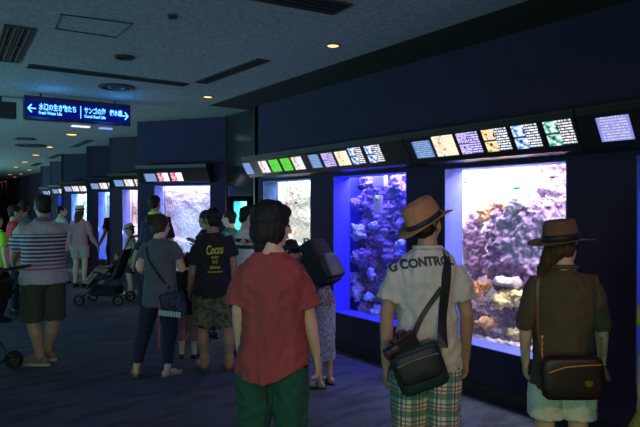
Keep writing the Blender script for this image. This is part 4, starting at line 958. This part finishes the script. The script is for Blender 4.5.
T_ = Matrix.Translation((-.145, -.21, .925)) @ Matrix.Rotation(math.radians(-25), 4, 'Y') @ Matrix.Rotation(math.radians(18), 4, 'Z')
g = G(); g.box((0, 0, 0), (.125, .055, .085), T_); g.box((0, 0, .052), (.05, .045, .028), T_); add('camera_body', g.mesh(), M('camera_black', (.015, .014, .014), .4), bevel=.006)
g = G(); g.tube([T_ @ Vector((-.05, 0, -.005)), T_ @ Vector((-.09, 0, -.005))], [.034, .034], 18, caps=False); g.tube([T_ @ Vector((-.09, 0, -.005)), T_ @ Vector((-.115, 0, -.005))], [.030, .031], 18, caps=False); ln = add('lens', g.mesh(), M('lens_barrel', (.02, .018, .018), .3))
g = G(); g.tube([T_ @ Vector((-.1155, 0, -.005)), T_ @ Vector((-.117, 0, -.005))], [.026, .026], 18, caps=False); add('lens_ring', g.mesh(), M('lens_ring_bronze', (.25, .10, .05), .3, metal=.6), ln)
# --- woman in the felt hat (right)
v = VW(563, 3.2, 6)
wom = person('woman in a brown wide-brimmed hat, olive shirt and frayed white shorts', 563, 3.2, 1.50, 6, head=(56, -4, 0), skin=SK1, hair=('braid', HBR), vox=.007, curl=.5,
    J=dict(Rsh=v(591, 281), Rel=v(602, 324, -.03), Rwr=v(603, 358, .06), Lsh=v(537, 281), Lel=v(526, 322, .0), Lwr=v(526, 362, .08)),
    top=dict(mat=OLIVE, fit=1.14, hem=.735, sleeve=1.12, sr=1.02, wr=1.4, collar=OLIVE, cr=.008), bottom=dict(kind='shorts', mat=DENIMW, fit=1.14, end=.55), shoes=('shoe', WHITEC),
    hat=dict(brim=.083, crown=.122, rot=(10, 0, -12), mat=FELT, band=BANDK, pos=(0, -.012, .026), curl=.018, pinch=.86, dent=.02, bandh=.036, a=.092, b=.104))
# frayed hem threads
rnd = random.Random(4); g = G()
zz = .55*wom.k-.055
for q in range(90):
    kd, a_ = ('b', rnd.uniform(-.19, .19)) if q % 3 else ('f', rnd.uniform(-.17, .17)); p, n_ = hit(wom, kd, a_, .55*wom.k-.035)
    if p is None: continue
    g.tube([p+Vector((0, 0, .006)), p+n_*.004+Vector((rnd.uniform(-.01, .01), 0, -rnd.uniform(.012, .035)))], .0022, 4)
put('frayed_hem', g.mesh(), DENIMW, wom.bottom)
g = G()
for q in range(26):
    p, n_ = hit(wom, 'r', rnd.uniform(-.05, .09), rnd.uniform(.50, .70))
    if p is not None: g.ell(p, (.007, .009, .008), None, 6)
put('embroidery', g.mesh(), M('embroidery_thread', (.30, .12, .08), .7), wom.bottom)
bag, add = bagroot(wom, (-.02, -.20, .755), 'crossbody_bag', 'small dark oxblood crossbody bag on the lower back of the woman in the brown hat', 'bag')
Rb = Matrix.Translation((-.015, -.215, .755)) @ Matrix.Rotation(math.radians(-2), 4, 'Y')
add('pouch', fixn(rbox(Rb, .30, .075, .205).mesh()), LEATHER, smooth=True)
g = G(); g.tube([Rb @ Vector(q) for q in ((-.12, -.042, .035), (-.04, -.044, .062), (.05, -.044, .070), (.13, -.040, .072))], .0035, 6); add('zipper', g.mesh(), GOLD)
g = G(); g.loft([[Rb @ Vector((.065+math.cos(q*PI/10)*.022, -.041, -.018+math.sin(q*PI/10)*.018)) for q in range(20)], [Rb @ Vector((.065+math.cos(q*PI/10)*.020, -.046, -.018+math.sin(q*PI/10)*.016)) for q in range(20)]]); add('emblem', fixn(g.mesh()), GOLD)
g = G(); g.tube([Rb @ Vector((.15, -.02, .06)), Rb @ Vector((.165, -.02, .0))], [.006, .014], 8); add('tassel', g.mesh(), M('tassel_brown', (.20, .06, .04), .6))
add('strap', strap(wom, [('p', (-.155, -.20, .85), (0, -1, 0)), ('b', -.150, .98), ('b', -.145, 1.20), ('b', -.135, 1.24), ('t', -.125, -.01), ('t', -.12, .03), ('f', -.10, 1.12), ('f', .10, .92)], .014, .005).mesh(), M('strap_tan', (.20, .10, .06), .5))
g = G()
for sx, z0 in ((-.155, .85), (.130, .85)):
    for q in range(8): g.ell((sx, -.20+abs(q-4)*.0, z0+q*.014), (.007 if q % 2 else .004, .004 if q % 2 else .007, .010), None, 6)
add('chain', g.mesh(), GOLD)
# --- visitor cut off by the right frame edge
v = VW(694, 2.6, 0)
person('person in a mustard dress, only the skirt edge showing at the right frame border', 694, 2.6, 1.58, 10, skin=SK1, hair=('long', HBR), vox=.011, top=dict(mat=YELC, name='bodice', fit=1.0, hem=.95), bottom=dict(kind='skirt', mat=YELC, end=.50, flare=.17), shoes=('sandal', BLACK))

# --- man in the striped polo
v = VW(43, 6.05, -38)
person('stout man in a white polo with dark chest stripes and dark shorts, pushing a buggy', 43, 6.05, 1.72, -38, head=(-5, -6, 0), girth=1.22, skin=SK2, hair=('short', HB), vox=.010,
    J=dict(Lel=v(15, 250, .05), Lwr=v(13, 262, .28), Rel=v(50, 250, .32), Rwr=v(28, 261, .50), Rtoe=-40, Ltoe=42, Lan=v(40, 357, 0), Ran=v(47, 352, .14)),
    top=dict(mat=stripes_mat(), name='polo_shirt', fit=1.06, flare=.014, hem=.83, sleeve=.8, sr=1.2, collar=M('polo_collar', (.12, .12, .16), .8)), bottom=dict(kind='shorts', mat=KHAKID, fit=1.10, end=.46), shoes=('shoe', M('brown_trainer', (.22, .14, .09), .7), M('pale_sole', (.4, .38, .3), .7)))
# --- woman in the grey top
v = VW(160, 5.76, 14)
gw = person('woman with tied-back brown hair in a grey top and dark leggings', 160, 5.76, 1.53, 14, head=(30, -2, 0), skin=SK1, hair=('bun', HBR), vox=.010,
    J=dict(Lel=v(140, 270, .05), Lwr=v(150, 274, .30), Rel=v(182, 270, .02), Rwr=v(180, 256, .22), Rhip=v(168, 296), Lhip=v(151, 296), Lkn=v(144, 332, .02), Rkn=v(170, 333, .02), Lan=v(136, 367, -.02), Ran=v(167, 369, -.05), Ltoe=30, Rtoe=30),
    top=dict(mat=GREYC, fit=1.08, flare=.022, hem=.73, sleeve=.5, sr=1.15), bottom=dict(kind='leggings', mat=NAVY, fit=1.05, end=.13, hem=.050), shoes=('sandal', M('tan_sandal', (.30, .16, .12), .6)))
bag, add = bagroot(gw, (.22, -.14, .70), 'patterned_bag', 'slouchy patterned bag with a white checked edge at the hip of the grey-topped woman', 'bag')
Rb = Matrix.Translation((.215, -.16, .70)) @ Matrix.Rotation(math.radians(-8), 4, 'Y')
add('pouch', fixn(rbox(Rb, .25, .09, .22).mesh()), floral('dark_patchwork', (.015, .012, .02), (.08, .05, .08), (.03, .03, .06)), smooth=True)
for q in range(8):
    g = G(); g.box((-.10+.028*q, -.048, -.075), (.020, .006, .048), Rb @ Matrix.Rotation(.2, 4, 'Y')); add('white_patch', g.mesh(), WHITEC)
add('strap', strap(gw, [('b', .13, .84), ('b', -.05, 1.10), ('b', -.10, 1.24), ('t', -.10, -.02), ('f', -.06, 1.15), ('f', .1, .9)], .022).mesh(), BLACKC)
g = G(); g.tube([(.10, -.19, .74), (.10, -.205, .60), (.095, -.20, .45), (.10, -.195, .31)], [.008, .008, .008, .013], 8); add('hanging_strap', g.mesh(), M('red_lanyard', (.45, .04, .08), .6))
# --- child between
v = VW(188, 6.35, 0)
person('small child with reddish hair in dark top and rose trousers, standing between two adults', 188, 6.35, 1.12, 0, head=(10, 0, 0), skin=SK1, hair=('short', hairm('red_brown_hair', (.11, .02, .02))), vox=.010,
    top=dict(mat=BLACKC, fit=1.1, hem=.72, sleeve=.7), bottom=dict(kind='trousers', mat=ROSE, fit=1.1, end=.30, hem=.08), shoes=('shoe', BLACKC, M('red_sole', (.25, .03, .06), .7)))
# --- man in camouflage shorts
v = VW(213, 5.94, -16)
cm = person('man in a black T-shirt with yellow lettering, camouflage shorts and tan boots', 213, 5.94, 1.585, -16, head=(-12, -4, 0), girth=1.08, skin=SK3, hair=('short', HB), vox=.010,
    J=dict(Lsh=v(196, 250, -.03), Lel=v(192, 274, -.03), Lwr=v(190, 291, .10), Lan=v(204, 361, -.02), Ran=v(229, 361, .0), Lkn=v(203, 332), Rkn=v(228, 332)),
    top=dict(mat=BLACKC, fit=1.12, hem=.77, sleeve=.62, sr=1.2), bottom=dict(kind='shorts', mat=camo_mat(), fit=1.22, end=.46), shoes=('boot', TANB, M('boot_sole', (.10, .06, .04), .8)))
YP = M('yellow_print', (.60, .55, .04), .7, emit=0)
for tx, sz, zz, ww, sh_ in (('Cocos', .12, 1.185, .165, .35), ('SURF', .028, 1.115, .07, 0), ('(o)', .05, 1.075, .05, 0), ('OKINAWA', .036, 1.015, .10, 0), ('since the island', .018, .975, .14, 0)):
    project_text(cm, tx, sz, .005, zz, YP, cm.top, w_=ww, bold=.003 if sz > .1 else .001, shear=sh_, rot=.06 if sz > .1 else 0)
g = G(); p = cm.j['Lwr']; g.tube([p+Vector((0, 0, .015)), p+Vector((0, 0, .035))], .034, 12, caps=False); put('wristwatch', g.mesh(), M('watch_bronze', (.25, .12, .05), .4), cm.root)
# --- people in front of the first panel tank and the recess
v = VW(206, 7.3, -62)
person('dark-haired person behind the camouflage man, stretching an arm towards the lavender tank', 206, 7.3, 1.56, -62, skin=SK3, hair=('short', HB), vox=.011, curl=.1,  # deep skin tone stands in for the hand's dark silhouette
    J=dict(Lel=v(207, 250, -.08), Lwr=v(198, 243, -.06), Lhd=(-.40, .78, .42), Rtoe=5), top=dict(mat=BLACKC, fit=1.0, hem=.82, sleeve=1.7), bottom=dict(kind='trousers', mat=NAVY, fit=1, end=.1), shoes=('shoe', BLACKC))
person('pale-faced visitor in profile just in front of the teal recess tank', 229.5, 8.05, 1.555, -70, head=(0, 3, 0), skin=SK1, hair=('short', HB), vox=.011, top=dict(mat=fabric('teal_cloth', (.03, .16, .16)), fit=1, hem=.8), bottom=dict(kind='trousers', mat=NAVY, fit=1, end=.1), shoes=('shoe', BLACKC))
v = VW(247, 6.6, 55)
person('young man in a white T-shirt with two black chest stripes, arms folded', 247, 6.6, 1.60, 55, head=(12, -14, 0), skin=SK1, hair=('short', HB), vox=.010,
    J=dict(Rel=v(242, 243, -.16), Rwr=v(254, 238, -.10), Lel=v(259, 240, .10), Lwr=v(253, 241, -.10)), top=dict(mat=chest_stripes(), fit=1, hem=.8, sleeve=.7, sr=1.1), bottom=dict(kind='trousers', mat=NAVY, fit=1, end=.1), shoes=('shoe', BLACKC))
# --- stooping woman with backpack
v = VW(322, 5.4, -55)
bp = person('stooping visitor with a black backpack over a patterned tunic and long pale printed skirt', 322, 5.4, 1.42, -55, lean=40, head=(0, -10, 0), skin=SK2, hair=('short', HB), vox=.010,
    J=dict(Lel=v(300, 285, .15), Lwr=v(294, 290, .4), Rel=v(322, 290, .35), Rwr=v(310, 292, .5)),
    top=dict(mat=floral('speckled_tunic', (.05, .04, .06), (.22, .16, .18), (.10, .08, .11), 30), fit=1.05, hem=.86, sleeve=1.5), bottom=dict(kind='skirt', mat=floral('printed_skirt', (.20, .19, .26), (.10, .09, .16), (.30, .27, .33), 26), end=.28, flare=.0), shoes=('sandal', BLACK))
bag, add = bagroot(bp, (0, -.20, 1.04), 'backpack', 'black backpack on the back of the stooping visitor by the blue tank', 'backpack')
pivot = bp.B(Vector((0, -.19, 1.04)))
Rb = Matrix.Translation(pivot) @ Matrix.Rotation(math.radians(-30), 4, 'X')
add('pack_body', remesh(rbox(Rb, .27, .18, .42), .012, 3), BLACKC, smooth=True)
add('front_pocket', remesh(rbox(Rb @ Matrix.Translation((0, -.09, -.08)), .24, .09, .22), .010, 3), NYLON, smooth=True)
for sx in (-.09, .09):
    g = G(); g.tube([Rb @ Vector(q) for q in ((sx, .07, .19), (sx, .16, .24), (sx, .24, .20), (sx*1.3, .27, .05), (sx*1.5, .16, -.10))], .018, 8, flat=.4); add('shoulder_strap', g.mesh(), NYLON, smooth=True)
g = G(); g.tube([Rb @ Vector(q) for q in ((-.04, .05, .21), (-.03, .04, .26), (.03, .04, .26), (.04, .05, .21))], .008, 6); add('grab_handle', g.mesh(), NYLON)

# --- man with the neon collar
v = VW(155, 8.55, -12)
nm = person('tall short-haired man in navy with a neon yellow collar, behind the grey-topped woman', 155, 8.55, 1.765, -12, head=(30, 0, 0), skin=SK2, hair=('short', HB), vox=.011,
    J=dict(Lsh=v(144, 236), Lel=v(138, 250, .10), Lwr=v(134, 263, .22)), top=dict(mat=NAVY, fit=1.05, hem=.8, sleeve=.9, collar=M('neon_collar', (.45, .85, .03), .6)), bottom=dict(kind='trousers', mat=BLACKC, fit=1, end=.1), shoes=('shoe', BLACKC))
for dx, mt in ((.0, M('red_stripe', (.5, .02, .04), .7)), (.05, M('blue_stripe', (.04, .06, .40), .7))):
    g = strap(nm, [('b', -.21+dx, 1.40), ('b', -.26+dx, 1.10)], .022, .006); put('sleeve_stripe', g.mesh(), mt, nm.top)
# --- far group at the left
person('white T-shirted man in grey trousers beside the pink-topped woman, far left', 61.5, 12.7, 1.625, 45, head=(30, 8, 0), skin=SK1, hair=('short', HB), vox=.012, top=dict(mat=WHITEC, fit=1.05, hem=.8, sleeve=.7), bottom=dict(kind='trousers', mat=fabric('grey_trouser', (.12, .11, .14)), fit=1, end=.1), shoes=('shoe', BLACKC))
v = VW(80, 12.1, 4)
person('woman in a pale straw hat, pale pink top and light shorts, holding a hand', 80, 12.1, 1.60, 4, head=(8, 0, 0), skin=SK1, hair=('long', HBR), vox=.011,
    J=dict(Rel=v(91.5, 237, .05), Rwr=v(96.5, 245, .12)), top=dict(mat=PINKC, fit=.95, hem=.86, sleeve=1.7), bottom=dict(kind='shorts', mat=BEIGEC, fit=1.1, end=.62), shoes=('shoe', BLACKC),
    hat=dict(brim=.065, crown=.105, rot=(2, 0, 0), mat=PALESTRAW, band=BANDK, pos=(0, -.012, .045), curl=.008))
v = VW(114.5, 12.8, -10)
person('person in black, half hidden by the wall panel, hand in hand with the pink-topped woman', 114.5, 12.8, 1.66, -10, skin=SK2, hair=('short', HB), vox=.012,
    J=dict(Lel=v(104.5, 234, -.15), Lwr=v(99, 245, -.45)), top=dict(mat=BLACKC, fit=1, hem=.8, sleeve=.7), bottom=dict(kind='trousers', mat=BLACKC, fit=1, end=.1), shoes=('shoe', BLACKC))
v = VW(130, 10.9, -125)
person('small child in a pale straw hat and sleeveless yellow-grey shirt beside the buggy', 130, 10.9, 1.27, -125, head=(0, -12, 0), skin=SK1, hair=('short', HB), vox=.012,
    top=dict(mat=M('faded_yellow', (.40, .38, .22), .8), fit=1, hem=.78, sleeve=.25), bottom=dict(kind='shorts', mat=NAVY, fit=1.1, end=.55), shoes=('shoe', WHITEC),
    hat=dict(brim=.05, crown=.10, rot=(-6, 0, 0), mat=PALESTRAW, band=BANDK, pos=(0, -.005, .050), curl=.006))
person('dark-haired visitor in a red top, far left behind the striped polo', 15, 9.0, 1.63, 60, skin=SK2, hair=('short', HB), vox=.012, top=dict(mat=REDT, fit=1, hem=.80, sleeve=.7), bottom=dict(kind='trousers', mat=NAVY, fit=1, end=.1), shoes=('shoe', BLACKC))
person('dark-haired visitor with head close behind the striped-polo man\'s ear', 24, 9.8, 1.70, -15, skin=SK2, hair=('short', HB), vox=.012, top=dict(mat=GREYC, fit=1, hem=.8, sleeve=.7), bottom=dict(kind='trousers', mat=NAVY, fit=1, end=.1), shoes=('shoe', BLACKC))
person('person in a lime green T-shirt cut by the left frame edge', -4, 8.4, 1.52, 20, skin=SK1, hair=('short', HB), vox=.012, top=dict(mat=LIME, fit=1.05, hem=.8, sleeve=.7), bottom=dict(kind='trousers', mat=NAVY, fit=1, end=.1), shoes=('shoe', BLACKC))

# ------------------------------------------------------------------ strollers
def stroller(px, D, face, label, hood=True, hz=1.03):
    x, y = ray(px); e = empty('stroller', (x*D, y*D, 0), -(A+math.radians(face)), label, 'stroller')
    g = G()
    for sx in (-.22, .22):
        g.tube([(sx, .38, .10), (sx, .05, .42), (sx, -.30, .78), (sx, -.46, hz-.02)], .013, 8); g.tube([(sx, -.27, .09), (sx, .02, .52), (sx, .22, .56)], .012, 8)
    g.tube([(-.22, -.27, .12), (.22, -.27, .12)], .010, 8); g.tube([(-.22, .34, .14), (.22, .34, .14)], .010, 8); g.tube([(-.24, .22, .60), (.24, .22, .60)], .013, 8)
    put('frame', g.mesh(), BLACK, e, smooth=True)
    g = G(); g.tube([(-.22, -.46, hz-.02), (-.18, -.49, hz), (.18, -.49, hz), (.22, -.46, hz-.02)], .017, 8); put('handle', g.mesh(), RUBBER, e, smooth=True)
    g = G(); g.loft([[(-.19, -.34, .90), (.19, -.34, .90), (.19, -.30, .92), (-.19, -.30, .92)], [(-.19, -.20, .50), (.19, -.20, .50), (.19, -.15, .53), (-.19, -.15, .53)], [(-.19, -.14, .40), (.19, -.14, .40), (.19, -.12, .45), (-.19, -.12, .45)], [(-.18, .16, .42), (.18, .16, .42), (.18, .16, .47), (-.18, .16, .47)], [(-.15, .30, .25), (.15, .30, .25), (.15, .33, .27), (-.15, .33, .27)]])
    put('seat', fixn(g.mesh()), NYLON, e, bevel=.01)
    g = G(); g.box((0, .02, .22), (.36, .42, .16)); put('basket', g.mesh(), BLACKC, e, bevel=.03)
    if hood:
        rings = []
        for q in range(9):
            a_ = math.radians(-20+q*15); r_ = .34
            rings.append([(math.cos(PI*s_/8)*.21, -.20+math.sin(a_)*r_*(.6+.4*math.sin(PI*s_/8))-.0, .70+math.cos(a_)*r_*math.sin(PI*s_/8)) for s_ in range(9)])
        g = G(); idx = [g.ring(r) for r in rings]
        for a, b in zip(idx, idx[1:]):
            for i in range(8): g.f.append((a[i], a[i+1], b[i+1], b[i]))
        o = put('hood', g.mesh(), NYLON, e, smooth=True); md = o.modifiers.new('t', 'SOLIDIFY'); md.thickness = .01
    for sx in (-.25, .25):
        for yy in (.38, -.27):
            wl = empty('wheel', (sx, yy, .09)); wl.parent = e
            for dx in (-.022, .022):
                g = G(); pr = []
                for q in range(24):
                    a_ = 2*PI*q/24; pr.append([(dx+math.cos(z*PI/4)*.013, math.cos(a_)*(.076+math.sin(z*PI/4)*.013), math.sin(a_)*(.076+math.sin(z*PI/4)*.013)) for z in range(8)])
                pr.append(pr[0]); g.loft(pr, cap=False); put('tyre', fixn(g.mesh()), RUBBER, wl, smooth=True)
            g = G(); g.tube([(-.03, 0, 0), (.03, 0, 0)], .02, 10); 
            for q in range(5): a_ = 2*PI*q/5; g.box((0, 0, 0), (.02, .01, .13), Matrix.Rotation(a_, 4, 'X'))
            put('hub', g.mesh(), CHROME, wl)
    return e
stroller(-30, 5.75, -84, 'dark stroller pushed by the man in the striped polo, cut by the left frame edge')
s2 = stroller(108, 10.0, -86, 'dark pushchair with a bare-legged small child in it, in front of the narrow tanks', hood=False, hz=1.12)
x, y = ray(111); 
fk = -86
kid = person('toddler sitting in the pushchair with bare legs stretched forward', 0, 0, .92, fk, pos=(x*10.0, y*10.0), lean=-28, skin=SK2, hair=('short', HB), vox=.011, hs=.80,
    J=dict(Rhip=(.06, .0, .52), Lhip=(-.06, .0, .52), Rkn=(.08, .24, .56), Lkn=(-.07, .22, .60), Ran=(.08, .40, .36), Lan=(-.07, .38, .42), Rpitch=10, Lpitch=10, Rel=(.17, -.06, .66), Rwr=(.10, .10, .62), Lel=(-.17, -.06, .66), Lwr=(-.10, .10, .62)),
    top=dict(mat=NAVY, fit=1.1, hem=.9, sleeve=.7), bottom=dict(kind='shorts', mat=NAVY, fit=1.05, end=.88, waist=1.0, frac=.5))
kid.root.location.z = -.02
